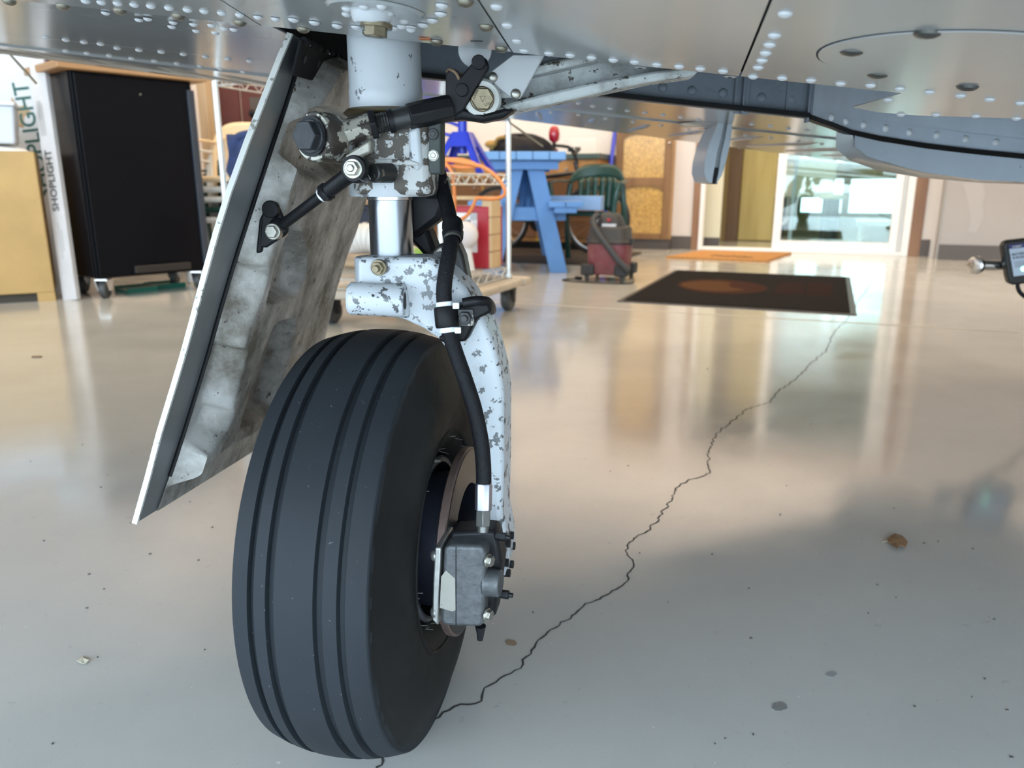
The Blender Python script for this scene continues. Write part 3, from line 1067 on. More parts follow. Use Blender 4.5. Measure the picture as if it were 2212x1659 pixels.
# ---- fuselage belly alongside, past the edge of the picture
g = G()
st_ = [(-2.2, 0.05, 1.15), (-2.1, 0.30, 1.12), (-1.6, 0.50, 1.16), (-0.6, 0.60, 1.30), (0.5, 0.62, 1.31), (2.2, 0.60, 1.32), (3.6, 0.45, 1.40), (4.6, 0.25, 1.5)]
vs = []
for (y, r, zc) in st_:
    for k in range(24):
        th = 2 * PI * k / 24
        vs.append((2.30 + r * math.cos(th), y, zc + r * math.sin(th)))
g.add(vs, [(i * 24 + k, i * 24 + (k + 1) % 24, i * 24 + 24 + (k + 1) % 24, i * 24 + 24 + k) for i in range(len(st_) - 1) for k in range(24)])
obj('fuselage', g, m_skin, air, 60)
# ---- static wicks off the trailing edge
for (a, b2, Y) in [((1098, 263), (1173, 316), 2.50), ((22, 118), (79, 181), 2.12)]:
    p, q = PY(*a, Y), PY(*b2, Y + 0.02)
    obj('static_wick', G().tube([p, p + (q - p) * 0.3, q], [0.0026, 0.0032, 0.0032], 8), M('tan_wick', (0.42, 0.34, 0.23), 0.5) if Y == 2.50 else bpy.data.materials['tan_wick'], air, label='thin tan static wick')
    obj('wick_base', G().box(p + Vector((-0.02, -0.03, 0.004)), (0.05, 0.06, 0.006)), m_skin, air, None, 0.002)
# ================================================================== landing gear (all parts of the aircraft)
A10 = math.radians(10)
GU = Vector((math.cos(A10), -math.sin(A10), 0))      # inboard along the axle
GA = Vector((math.sin(A10), math.cos(A10), 0))       # aft
ZV = Vector((0, 0, 1))
CW = Vector((-0.151, 0.836, 0.230))
R0 = 0.2405


def crown(x):
    x = abs(x)
    if x <= 0.0601:
        return R0 - 0.010 * (x / 0.060) ** 2.2
    return None


prof = []
side = [(0.060, R0 - 0.010), (0.0633, R0 - 0.0112), (0.0646, R0 - 0.0128), (0.0644, R0 - 0.0175), (0.0652, R0 - 0.021), (0.0690, R0 - 0.032), (0.0770, 0.188), (0.0815, 0.165), (0.0815, 0.145), (0.0770, 0.125), (0.0690, 0.110), (0.0625, 0.102), (0.058, 0.097), (0.050, 0.092)]
gr = [(-0.0425, 0.0062), (-0.0225, 0.0074), (0.0225, 0.0074), (0.0425, 0.0062)]
tread = []
x = -0.06
xs_ = sorted([-0.060, 0.060, -0.053, 0.053, -0.033, 0.033, -0.011, 0.0, 0.011] + sum([[c - w / 2 - 0.0006, c - w / 2 + 0.0006, c, c + w / 2 - 0.0006, c + w / 2 + 0.0006] for c, w in gr], []))
for x in xs_:
    d = 0
    for c, w in gr:
        if abs(x - c) < w / 2:
            d = 0.006
    tread.append((crown(x) - d, x))
prof = [(r, -x) for x, r in reversed(side)][:-1] + tread + [(r, x) for x, r in side][1:]


def squash(p):
    if p.z < 0.0015:
        k = (0.0015 - p.z)
        lat = (p - CW).dot(GU)
        p = p + GU * (math.copysign(1, lat) * k * 0.35)
        p.z = 0.0015
    return p


whl = node('wheel', air, 'main wheel with ribbed black tire and dark rim')
g = G().lathe(CW, GU, prof, 128)
g.v = [tuple(squash(Vector(p))) for p in g.v]
tire = obj('tire', g, m_rubber, whl, 28)
tire.data.materials.append(m_side)
for p in tire.data.polygons:
    c = p.center - CW
    lat = c.dot(GU)
    rad = (c - GU * lat).length
    if abs(lat) > 0.0648 or rad < R0 - 0.02:
        p.material_index = 1
# raised rib ring near the bead and sidewall mould ring
obj('sidewall_ring', G().lathe(CW, GU, [(0.128, 0.0775), (0.1265, 0.0792), (0.124, 0.0776)], 96), m_side, whl, 60)
# little vent hairs
random.seed(2)
g = G()
for k in range(46):
    th = random.uniform(0, 2 * PI)
    d = GA * math.cos(th) + ZV * math.sin(th)
    r = random.choice([0.101, 0.103, 0.118])
    base = CW + d * r + GU * (0.062 if r < 0.11 else 0.0735)
    g.tube([base, base + GU * random.uniform(0.004, 0.011) + d * random.uniform(-0.003, 0.003)], 0.00035, 4)
obj('vent_hair', g, M('rubber_hair', (0.25, 0.24, 0.22), 0.6), whl, None, kind='stuff')
rim = [(0.0925, 0.052), (0.094, 0.060), (0.0925, 0.0655), (0.0885, 0.066), (0.087, 0.060), (0.086, 0.045), (0.070, 0.030), (0.045, 0.026), (0.030, 0.030), (0.028, 0.070), (0.001, 0.072)]
obj('rim', G().lathe(CW, GU, rim, 64), m_rim, whl, 40)
obj('rim_edge', G().lathe(CW, GU, [(0.0945, 0.060), (0.0955, 0.0635), (0.0935, 0.0665), (0.091, 0.0655)], 64), M('worn_rim_edge', (0.16, 0.17, 0.19), 0.35, 0.7), whl, 40)
obj('rim', G().lathe(CW, -GU, rim, 48), m_rim, whl, 40)
obj('brake_disc', G().lathe(CW, GU, [(0.050, 0.060), (0.078, 0.070), (0.108, 0.094), (0.1115, 0.095), (0.1115, 0.104), (0.108, 0.105), (0.060, 0.105), (0.050, 0.098)], 72, True) if False else
    G().lathe(CW, GU, [(0.076, 0.0915), (0.106, 0.0915), (0.1075, 0.0925), (0.1075, 0.0995), (0.106, 0.101), (0.076, 0.101)], 72, True), m_disc, whl, 30)
obj('disc_face', G().lathe(CW, GU, [(0.066, 0.1012), (0.1045, 0.1012), (0.1045, 0.1016), (0.066, 0.1016)], 72, True), M('dark_disc_face', (0.02, 0.018, 0.02), 0.3, 0.6), whl, 30)
obj('disc_hat', G().lathe(CW, GU, [(0.052, 0.030), (0.076, 0.040), (0.0785, 0.092), (0.0785, 0.1005), (0.066, 0.1005), (0.064, 0.070), (0.05, 0.06)], 64), m_rim, whl, 30)
obj('axle', G().cyl(CW - GU * 0.06, CW + GU * 0.15, 0.022, 24), m_blackwear, whl)

# ---- shock strut: painted tube, casting, polished piston
AX, AY = -0.128, 0.83
stt = node('shock_strut', air, 'white painted shock strut with chipped casting and polished piston')
z = lambda py: PY(835, py, AY).z
zt = z(240)
obj('outer_tube', G().lathe((AX, AY, 0), ZV, [(0.0365, 0.88), (0.0365, zt + 0.022), (0.0372, zt + 0.018), (0.0372, zt + 0.003), (0.0355, zt), (0.028, zt)], 48), m_strut, stt, 40)
obj('gland_ring', G().lathe((AX, AY, 0), ZV, [(0.030, zt + 0.003), (0.040, zt + 0.001), (0.044, zt - 0.003), (0.040, zt - 0.006), (0.03, zt - 0.006)], 40), M('oily_brown_ring', (0.13, 0.095, 0.045), 0.3, 0.4), stt, 40)
YC_ = 0.790
cast = node('strut_casting', air, 'chipped and oil-stained white casting of the strut')
px = lambda pts, Y: [PY(a, b, Y) for a, b in pts]
obj('casting_body', G().prism(px([(758, 262), (905, 256), (925, 262), (926, 352), (930, 424), (764, 424), (758, 385)], YC_), (0.004, 0.08, 0)), m_cast, cast, 35, 0.007)
obj('casting_body', G().lathe((AX, AY, 0), ZV, [(0.024, z(424) - 0.0005), (0.0405, z(424)), (0.0415, z(418)), (0.0415, z(352)), (0.039, z(345)), (0.039, z(262)), (0.03, z(258))], 40), m_strut, cast, 40)
obj('rib', G().prism(px([(880, 282), (905, 272), (911, 355), (900, 372), (884, 350)], YC_ - 0.004), (0.002, 0.02, 0)), m_strut, cast, 35, 0.003)
obj('rib', G().prism(px([(740, 338), (760, 342), (885, 345), (905, 352), (905, 358), (760, 354), (742, 350)], YC_ - 0.006), (0.002, 0.02, 0)), m_cast, cast, 35, 0.003)
obj('side_plate', G().prism(px([(921, 262), (952, 262), (952, 377), (923, 377)], 0.796), (0.004, 0.012, 0)), m_green, cast, None, 0.002)
obj('plate_flange', G().prism(px([(908, 262), (924, 262), (924, 375), (912, 372)], 0.800), (0.004, 0.03, 0)), m_cast, cast, None, 0.003)
for py in (290, 336):
    p = PY(936, py, 0.796)
    obj('hex_bolt', G().cyl(p, p + Vector((0, -0.0012, 0)), 0.0058, 16).hexa(p, p + Vector((0.0002, -0.0050, 0)), 0.0052).cyl(p, p + Vector((0.0002, -0.0065, 0)), 0.0026, 10), m_bolt if py > 300 else m_blackwear, cast, 30, 0.0004)
a, b2 = PY(846, 374, 0.785), PY(805, 374, 0.765)
obj('pivot_boss', G().tube([a, b2], [0.0095, 0.0090], 22), m_blackwear, cast, 40, 0.0015)
g = G().lathe((AX, AY, 0), ZV, [(0.0228, z(580)), (0.0228, z(415)), (0.001, z(415))], 48)
obj('piston', g, m_piston, stt, 40)
obj('wiper_ring', G().lathe((AX, AY, 0), ZV, [(0.0228, z(432)), (0.0238, z(431)), (0.0238, z(420)), (0.0228, z(418))], 48), m_steel, stt, 40)

# ---- fork: collar, front boss and half arm curving down outside the tire to the axle
fk = node('fork', air, 'chipped white half fork curving down outside the tire')
YFK = 0.787
arm = [(769, 556), (925, 557), (948, 566), (980, 595), (1012, 633), (1044, 692), (1066, 745), (1080, 800), (1087, 850), (1087, 1000), (1084, 1110),
       (1094, 1160), (1098, 1205), (1090, 1240), (1046, 1240), (1042, 1150), (1032, 1020), (1018, 930), (1000, 850), (975, 775), (948, 735), (915, 712), (872, 692), (835, 682), (790, 678), (776, 664), (769, 640)]
obj('fork_arm', G().prism(px(arm, YFK), Vector((0.0095, 0.052, 0))), m_fork, fk, 30, 0.006, segs=3)
obj('fork_collar', G().lathe((AX, AY, 0), ZV, [(0.022, z(553)), (0.0385, z(554)), (0.0400, z(558)), (0.0400, z(660)), (0.036, z(668)), (0.001, z(668))], 40), m_fork, fk, 40)
a, b2 = PY(753, 644, 0.775), PY(874, 650, 0.775)
obj('torque_boss', G().tube([a, a + (b2 - a) * 0.04, a + (b2 - a) * 0.96, b2], [0.0145, 0.0165, 0.0168, 0.0155], 28), m_fork, fk, 40)
obj('boss_web', G().prism(px([(768, 620), (876, 612), (884, 690), (800, 680), (770, 668)], 0.780), (0.003, 0.03, 0)), m_fork, fk, 35, 0.005)
c = b2 + Vector((0.0002, 0, 0))
obj('boss_bore', G().cyl(c, c + Vector((0.0006, 0, 0)), 0.0085, 18), m_seam, fk)
p = PY(806, 638, 0.7595)
obj('grease_hole', G().ball(PY(806, 639, 0.7590), 0.0012, 8, 6), m_seam, fk)
p = PY(818, 578, YFK - 0.004)
d = Vector((-0.16, -1, -0.05)).normalized()
obj('stud_nut', G().cyl(p + d * -0.004, p + d * 0.0015, 0.0082, 20).hexa(p, p + d * 0.0065, 0.0066).cyl(p, p + d * 0.012, 0.0036, 12), m_goldbolt, fk, 30, 0.0004)
obj('gusset', G().prism(px([(922, 556), (948, 527), (985, 518), (1000, 552), (1012, 612), (985, 604), (950, 568)], 0.826), (0.004, 0.024, 0)), m_blackwear, fk, 35, 0.004)
# hub end with machined pockets
hub = PY(1078, 1195, 0.800)
obj('hub_cap', G().lathe(hub, GU, [(0.024, -0.012), (0.026, 0.0), (0.024, 0.010), (0.010, 0.012), (0.0001, 0.012)], 26), m_fork, fk, 40)
for k in range(6):
    th = k * PI / 3
    q = hub + (GA * math.cos(th) + ZV * math.sin(th)) * 0.021 + GU * 0.006
    obj('hub_bolt', G().hexa(q, q + GU * 0.009, 0.0045), m_black, fk, 30)

# ---- torque links behind the piston
tl = node('torque_link', air, 'black torque links folded behind the strut')
obj('link_arm', G().prism(px([(880, 398), (925, 378), (945, 372), (958, 400), (962, 440), (948, 475), (902, 510), (884, 520)], 0.868), (0.006, 0.028, 0)), m_black, tl, 35, 0.006)
obj('link_arm', G().prism(px([(884, 480), (905, 468), (925, 500), (948, 560), (926, 566), (900, 536), (885, 520)], 0.880), (0.006, 0.028, 0)), m_black, tl, 35, 0.005)
p = PY(945, 405, 0.862)
obj('link_pin', G().cyl(p - GU * 0.012, p + GU * 0.012, 0.012, 20), m_blackwear, tl, 40, 0.001)

# ---- brake caliper in front of the axle
bc = node('brake_caliper', air, 'dark grey cast brake caliper with a worn foil label')
YB = 0.690
obj('cylinder_block', G().prism(px([(958, 1186), (966, 1178), (1042, 1180), (1050, 1196), (1046, 1346), (1038, 1356), (956, 1353), (951, 1340)], YB), GA * 0.05), m_caliper, bc, 35, 0.004, segs=3)
obj('back_plate', G().prism(px([(939, 1183), (953, 1184), (946, 1352), (933, 1340), (935, 1260)], YB + 0.002), GA * 0.05), m_calplate, bc, 35, 0.0015)
for py in (1200, 1322):
    p = PY(938, py, YB + 0.006)
    obj('plate_bolt', G().dome(p, (-1, -0.3, 0), 0.006, 0.004, 14), m_calplate, bc)
obj('torque_plate', G().prism(px([(972, 1150), (1052, 1146), (1072, 1150), (1084, 1215), (1070, 1330), (1048, 1350), (1044, 1180), (968, 1178)], YB + 0.018), GA * 0.03), m_black, bc, 35, 0.004)
p = PY(1046, 1256, YB + 0.012)
obj('inlet_boss', G().tube([p, p + Vector((0.017, -0.004, 0))], [0.0145, 0.0135], 24), m_caliper, bc, 40, 0.0015)
for (x, y, m_) in [(1052, 1210, m_bolt), (1050, 1327, m_bolt)]:
    p = PY(x, y, YB + 0.004)
    obj('caliper_bolt', G().cyl(p, p + Vector((0.002, -0.001, 0)), 0.0068, 18).hexa(p, p + Vector((0.0055, -0.003, 0)), 0.0056), m_, bc, 30, 0.0004)
obj('bleed_screw', G().tube([PY(1038, 1352, YB + 0.012), PY(1038, 1368, YB + 0.012), PY(1037, 1382, YB + 0.012)], [0.0058, 0.004, 0.003], 10), m_black, bc, 30)
for (x, y) in [(1072, 1158), (1078, 1282)]:
    p = PY(x, y, YB + 0.02)
    obj('torque_bolt', G().hexa(p, p + Vector((0.010, -0.003, 0)), 0.0045).cyl(p, p + Vector((0.014, -0.004, 0)), 0.0026, 8), m_black, bc, 30)
obj('foil_label', G().prism(px([(953, 1246), (963, 1232), (983, 1250), (984, 1318), (978, 1321), (950, 1313)], YB - 0.0006), Vector((0, 0.0004, 0))), m_tag, bc, None)
obj('casting_line', G().prism(px([(984, 1182), (986, 1182), (986, 1352), (984, 1352)], YB - 0.0005), Vector((0, 0.0008, 0))), m_black, bc, None)

# ---- brake hose with fittings, ties and cushioned clamp
bh = node('brake_hose', air, 'braided black brake hose strapped along the fork')
hp = [PY(948, 372, 0.865), PY(955, 405, 0.855), PY(968, 455, 0.835), PY(976, 500, 0.812), PY(971, 545, 0.787), PY(962, 595, 0.772), PY(959, 640, 0.766), PY(966, 700, 0.761),
      PY(982, 755, 0.755), PY(1003, 815, 0.748), PY(1024, 880, 0.741), PY(1038, 945, 0.735), PY(1044, 1000, 0.729), PY(1045, 1048, 0.724)]
obj('hose', G().tube(smooth_path(hp, 7), 0.0079, 16), m_hose, bh, 60)
a, b2, c = PY(1045, 1044, 0.7235), PY(1044, 1102, 0.717), PY(1043, 1150, 0.711)
obj('ferrule', G().tube([a, a + (b2 - a) * 0.06, b2], [0.0084, 0.0088, 0.0086], 8), M('silver_ferrule', (0.42, 0.42, 0.48), 0.3, 0.9), bh, 20, 0.0006)
obj('hose_nut', G().hexa(b2, b2 + (c - b2) * 0.72, 0.0080).cyl(b2, c, 0.0062, 16), M('grey_fitting', (0.15, 0.15, 0.14), 0.4, 0.7), bh, 25, 0.0006)
p = PY(978, 497, 0.812)
obj('hose_collar', G().lathe(p, (PY(971, 545, 0.79) - PY(968, 455, 0.835)), [(0.008, -0.012), (0.0105, -0.011), (0.0112, -0.004), (0.0098, 0.0), (0.0112, 0.004), (0.0105, 0.011), (0.008, 0.012)], 24), m_black, bh, 60)
p = PY(977, 516, 0.803)
obj('hose_clip', G().lathe(p, (PY(971, 545, 0.79) - PY(968, 455, 0.835)), [(0.0088, -0.0022), (0.0092, 0), (0.0088, 0.0022)], 20), m_bolt, bh, 60)


def ring_on_hose(y0, xc, Y, r, h, name, m_, ax=None):
    ax = ax or (PY(966, 700, 0.761) - PY(960, 640, 0.766)).normalized()
    return obj(name, G().lathe(PY(xc, y0, Y), ax, [(r - 0.001, -h), (r, -h * 0.8), (r, h * 0.8), (r - 0.001, h)], 24), m_, bh, 60)


ring_on_hose(658, 961, 0.7645, 0.0090, 0.0028, 'zip_tie', m_zip)
ring_on_hose(713, 968, 0.760, 0.0090, 0.0028, 'zip_tie', m_zip)
for x, y in [(985, 660), (989, 713)]:
    obj('tie_head', G().box(PY(x, y, 0.756), (0.0065, 0.005, 0.0062)), m_zip, bh, None, 0.0008)
ring_on_hose(685, 964, 0.762, 0.0118, 0.0105, 'clamp_cushion', m_blackrub)
obj('clamp_strap', G().prism(px([(985, 662), (1035, 650), (1056, 655), (1062, 674), (1030, 690), (1006, 738), (955, 742), (944, 728), (985, 716)], 0.768), (0.003, 0.018, 0)), m_blackrub, bh, 35, 0.003)
obj('clamp_strap', G().tube(smooth_path([PY(1000, 655, 0.764), PY(1030, 650, 0.765), PY(1052, 652, 0.775), PY(1060, 662, 0.80), PY(1062, 670, 0.83)]), 0.0052, 10), m_black, bh, 60)
p = PY(1006, 686, 0.764)
obj('clamp_bolt', G().prism(px([(988, 668), (1022, 668), (1026, 704), (990, 706)], 0.7645), (0, 0.004, 0)).hexa(p, p + Vector((-0.001, -0.005, 0)), 0.0068).cyl(p, p + Vector((-0.0015, -0.009, 0)), 0.0036, 12), m_blackwear, bh, 30, 0.0006)

# ---- drag brace: eye lug, turnbuckle, black link, white beam
db = node('drag_brace', air, 'retraction side brace of worn lug, black link and white beam')
ea = Vector((-0.50, -0.86, 0.03)).normalized()
ec = PY(694, 297, 0.768)
obj('eye_lug', G().lathe(ec, ea, [(0.012, -0.014), (0.0215, -0.014), (0.0232, -0.012), (0.0232, 0.009), (0.0215, 0.0115), (0.012, 0.0115)], 40), m_lug, db, 40)
b0 = ec + ea * 0.0115
obj('eye_washer', G().cyl(b0 - ea * 0.004, b0 + ea * 0.003, 0.0185, 28), m_black, db, 40)
obj('eye_bolt', G().cyl(b0, b0 + ea * 0.004, 0.0158, 26).hexa(b0, b0 + ea * 0.012, 0.0146), M('dark_bolt_head', (0.035, 0.037, 0.042), 0.5, 0.3, var=0.2, vs=150), db, 30, 0.001)
t0, t1 = PY(705, 299, 0.772), PY(808, 269, 0.780)
obj('lug_shank', G().tube([t0, t0 + (t1 - t0) * 0.3, t1], [0.0165, 0.0125, 0.0118], 8), m_lug, db, 25, 0.001)
obj('lug_shank', G().prism(px([(700, 345), (745, 332), (800, 300), (800, 330), (755, 352), (715, 352)], 0.774), (0.002, 0.02, 0)), m_lug, db, 35, 0.003)
t2, t3, t4 = PY(822, 266, 0.781), PY(846, 261, 0.783), PY(884, 252, 0.786)
obj('jam_nut', G().hexa(t1 - (t2 - t1) * 0.6, t1 + (t2 - t1) * 0.35, 0.0148), m_black, db, 25, 0.001)
th_pts = [t1 + (t3 - t1) * (k / 14) for k in range(15)]
obj('thread', G().tube(th_pts, [0.0088 + 0.0009 * (k % 2) for k in range(15)], 14), m_blackwear, db, 20)
dd = (t3 - t1).normalized()
obj('lock_tab', G().cyl(t3 - dd * 0.003, t3 + dd * 0.002, 0.0115, 16), m_black, db, 30)
obj('barrel', G().tube([t3, t4], [0.0100, 0.0105], 20), m_blackwear, db, 40)
t5, t6 = PY(925, 243, 0.792), PY(975, 232, 0.798)
obj('hex_barrel', G().tube([t4 - dd * 0.001, t4 + (t5 - t4) * 0.9, t6], [0.0122, 0.0128, 0.0125], 8), m_black, db, 20, 0.001)
obj('lower_link', G().prism(px([(925, 224), (962, 208), (1000, 232), (1045, 244), (1088, 234), (1112, 236), (1085, 255), (1040, 264), (1000, 258), (955, 262), (930, 268)], 0.800), (0.003, 0.022, 0)), m_black, db, 35, 0.004)
obj('link_plate', G().prism(px([(944, 248), (962, 206), (962, 160), (972, 147), (986, 150), (996, 164), (1024, 130), (1036, 121), (1050, 126), (1056, 146), (1040, 172), (1022, 204), (1000, 238), (975, 254)], 0.795), (0.001, 0.006, 0)), m_black, db, 35, 0.0015)
for x, y, r in [(961, 227, 0.0062), (998, 195, 0.0062), (1034, 135, 0.0068)]:
    p = PY(x, y, 0.795)
    obj('link_pin', G().cyl(p, p + Vector((0, -0.004, 0)), r, 18), m_black, db, 40, 0.0008)
obj('dried_grease', G().ball(PY(975, 170, 0.802), 0.006, 10, 8, (0.8, 0.5, 1.1)).ball(PY(990, 163, 0.803), 0.004, 10, 8, (1.3, 0.6, 0.8)).ball(PY(985, 180, 0.803), 0.006, 10, 8, (0.7, 0.5, 1.2)).tube(smooth_path([PY(966, 155, 0.80), PY(972, 150, 0.795), PY(985, 158, 0.795), PY(992, 172, 0.795)]), 0.0016, 8),
    M('brown_grease', (0.16, 0.10, 0.06), 0.5, var=0.6, vs=180), db)
obj('quadrant_disc', G().cyl(PY(1026, 108, 0.815), PY(1026, 108, 0.820), 0.0165, 36), m_plate, db, 40, 0.0006)
pc = PY(1040, 215, 0.810)
obj('beam_eye', G().lathe(pc, (0.10, -1, -0.06), [(0.006, -0.012), (0.0185, -0.012), (0.0195, -0.010), (0.0195, 0.006), (0.0175, 0.008), (0.006, 0.008)], 36), m_brace, db, 40)
wv = Vector((0.10, -1, -0.06)).normalized()
w0 = pc + wv * 0.008
obj('pivot_washer', G().lathe(w0, wv, [(0.004, 0.0022), (0.0165, 0.0022), (0.0175, 0.001), (0.0172, -0.002)], 36), M('chalk_white_washer', (0.66, 0.66, 0.62), 0.45, chips=((0.10, 0.08, 0.06), 0.60, 60, 0.1, 0.6)), db, 40)
w1 = w0 + wv * 0.002
pb = obj('pivot_bolt', G().cyl(w1, w1 + wv * 0.0025, 0.0120, 24).hexa(w1, w1 + wv * 0.0085, 0.0114), m_goldbolt, db, 30, 0.0012)
m_stamp = M('stamped_letters', (0.05, 0.045, 0.035), 0.6)
xd = Vector((1, 0.10, 0)).normalized()
yd = wv.cross(xd) * -1
if yd.z < 0:
    yd = -yd
fc = w1 + wv * 0.0088
lettering('stamp', 'LFG', 0.0036, fc + xd * 0.0022 - yd * 0.0070, (xd + yd * 0.35), (yd - xd * 0.35), m_stamp, db, 0.0001)
lettering('stamp', 'NAS464', 0.0034, fc - xd * 0.0078 - yd * 0.0012, (xd * 0.42 + yd * 0.9), (yd * 0.42 - xd * 0.9), m_stamp, db, 0.0001)
tri = [fc + xd * -0.0028 + yd * 0.0022, fc + xd * 0.0028 + yd * 0.0022, fc - yd * 0.0030]
obj('stamp', G().tube(tri, 0.00035, 5, closed=True), m_stamp, db, None)
# white I-section beam rising behind the wing edge
web_ = [(1030, 185), (1075, 160), (1170, 132), (1260, 115), (1520, 132), (1500, 158), (1400, 172), (1290, 192), (1110, 230), (1060, 244), (1030, 242)]
obj('beam_web', G().prism(px(web_, 0.842), (0.002, 0.008, 0)), m_brace, db, None, 0.002)
lowf = [(1052, 246), (1068, 232), (1110, 219), (1200, 196), (1300, 173), (1420, 152), (1520, 140), (1500, 163), (1400, 177), (1300, 199), (1200, 222), (1110, 240), (1075, 250)]
obj('beam_flange', G().prism(px(lowf, 0.814), (0.003, 0.034, 0)), m_brace, db, 35, 0.003)
upf = [(1046, 180), (1060, 165), (1110, 152), (1160, 139), (1280, 112), (1290, 130), (1170, 158), (1120, 168), (1062, 186)]
obj('beam_flange', G().prism(px(upf, 0.818), (0.003, 0.030, 0)), m_brace, db, 35, 0.003)
obj('cover_plate', G().prism(px([(1108, 118), (1176, 118), (1128, 205), (1121, 214), (1108, 214), (1056, 174), (1053, 162), (1058, 156)], 0.806), (0.001, 0.003, 0)), m_plate, db, 35, 0.001)
for x, y in [(1064, 167), (1114, 203)]:
    p = PY(x, y, 0.806)
    obj('plate_rivet', G().dome(p, (0, -1, 0), 0.0052, 0.0032, 18, 4), m_bolt, db, 60)
obj('plate_arm', G().prism(px([(1035, 188), (1050, 168), (1075, 172), (1115, 210), (1085, 212), (1060, 196)], 0.812), (0.001, 0.006, 0)), m_brace, db, 35, 0.002)

# ---- gear door hanging outboard of the wheel
DSL = 0.346
DN = Vector((1, 0, -DSL)).normalized()
DO = Vector((-0.215, 0.9, 0.77))


def dpl(px_, py_):
    return PPL(px_, py_, DO, DN)


lead = [(632, 74), (608, 130), (575, 215), (540, 305), (500, 415), (472, 505), (446, 600), (422, 690), (400, 770), (376, 850), (350, 935), (325, 1030), (297, 1130)]
trail = [(772, 150), (770, 215), (768, 285), (762, 350), (753, 420), (733, 485), (710, 545), (690, 610), (672, 690), (655, 765), (638, 835), (608, 900), (566, 963)]
Lp, Rp = [dpl(*p) for p in lead], [dpl(*p) for p in trail]


def along(tab, t):
    k = min(int(t * (len(tab) - 1)), len(tab) - 2)
    f = t * (len(tab) - 1) - k
    return tab[k] * (1 - f) + tab[k + 1] * f


def sstep(a, b2, x):
    t = max(0, min(1, (x - a) / (b2 - a)))
    return t * t * (3 - 2 * t)


def sdf(poly, x, y):
    d, ins = 1e9, False
    n = len(poly)
    for i in range(n):
        x1, y1 = poly[i]
        x2, y2 = poly[(i + 1) % n]
        ex, ey = x2 - x1, y2 - y1
        t = max(0, min(1, ((x - x1) * ex + (y - y1) * ey) / (ex * ex + ey * ey)))
        d = min(d, math.hypot(x - x1 - ex * t, y - y1 - ey * t))
        if (y1 > y) != (y2 > y) and x < ex * (y - y1) / (y2 - y1) + x1:
            ins = not ins
    return -d if ins else d


pan_top = [(735, 140), (690, 205), (655, 268), (632, 330), (612, 420), (588, 500), (567, 560), (574, 580), (556, 640), (530, 700), (520, 738),
           (529, 746), (513, 810), (497, 872), (503, 882), (484, 925), (450, 968), (425, 985), (408, 1020), (400, 1052),
           (440, 990), (500, 950), (560, 925), (640, 850), (900, 850), (900, 100)]
p2 = [(570, 645), (590, 560), (622, 470), (648, 492), (664, 545), (660, 590), (640, 628), (600, 640)]
p3 = [(590, 698), (606, 685), (640, 680), (640, 715), (622, 790), (598, 868), (575, 890), (515, 925), (548, 800)]


def relief(w):
    x, y = proj(w)
    x, y = x + 51, y + 7
    d = sdf(pan_top, x, y)
    h = 0.031 * (1 - sstep(0, 14, d))
    top = sstep(95, 175, y - (x - 632) * 0.55 + 40)
    dn = math.hypot((x - 694), (y - 297) * 1.0)
    h -= 0.024 * (1 - sstep(66, 84, dn)) * (1 - sstep(-4, 6, d))
    h -= 0.014 * sstep(-4, -26, 0) if False else 0
    h -= 0.026 * (1 - sstep(-8, 3, sdf(p2, x, y)))
    h -= 0.028 * (1 - sstep(-8, 3, sdf(p3, x, y)))
    return max(h, 0.0005)


gd = node('gear_door', air, 'open landing gear door with grimy stamped inner pan and white edge')
back = DN * -0.0045
g = G()
vs, n = [], len(Lp)
nn = 48
ring = [along(Lp, i / nn) for i in range(nn + 1)] + [along(Rp, 1 - i / nn) for i in range(nn + 1)]
obj('outer_skin', G().prism([p + DN * -0.001 for p in ring], DN * -0.004), m_doorskin, gd, None)
edge = [along(Lp, i / 60) for i in range(61)]
g = G()
vs = []
for i, p in enumerate(edge):
    fwd = Vector((0, -1, 0))
    vs += [p + DN * 0.0010, p + DN * 0.0006 + fwd * 0.003, p - DN * 0.0045 + fwd * 0.003, p - DN * 0.0050]
fs = []
for i in range(60):
    for k in range(4):
        k2 = (k + 1) % 4
        fs.append((4 * i + k, 4 * i + k2, 4 * i + 4 + k2, 4 * i + 4 + k))
fs += [(3, 2, 1, 0), (240, 241, 242, 243)]
obj('leading_edge', G().add(vs, fs), m_dooredge, gd, 50)


def pan_pt(u, v):
    a, b2 = along(Lp, v), along(Rp, v)
    s = 0.155 + (0.10 - 0.155) * v
    u2 = s + (1 - s) * u
    p = a + (b2 - a) * u2
    return p + DN * (relief(p) if 0 < u < 1 else 0.0005)


obj('inner_pan', G().grid(pan_pt, 130, 190), m_door, gd, 70)
a = [along(Lp, i / 30) + (along(Rp, i / 30) - along(Lp, i / 30)) * (0.150 - 0.052 * i / 30) for i in range(29)]
obj('edge_seal', G().tube([p + DN * 0.001 for p in a], 0.0022, 6), m_blackrub, gd, 60)
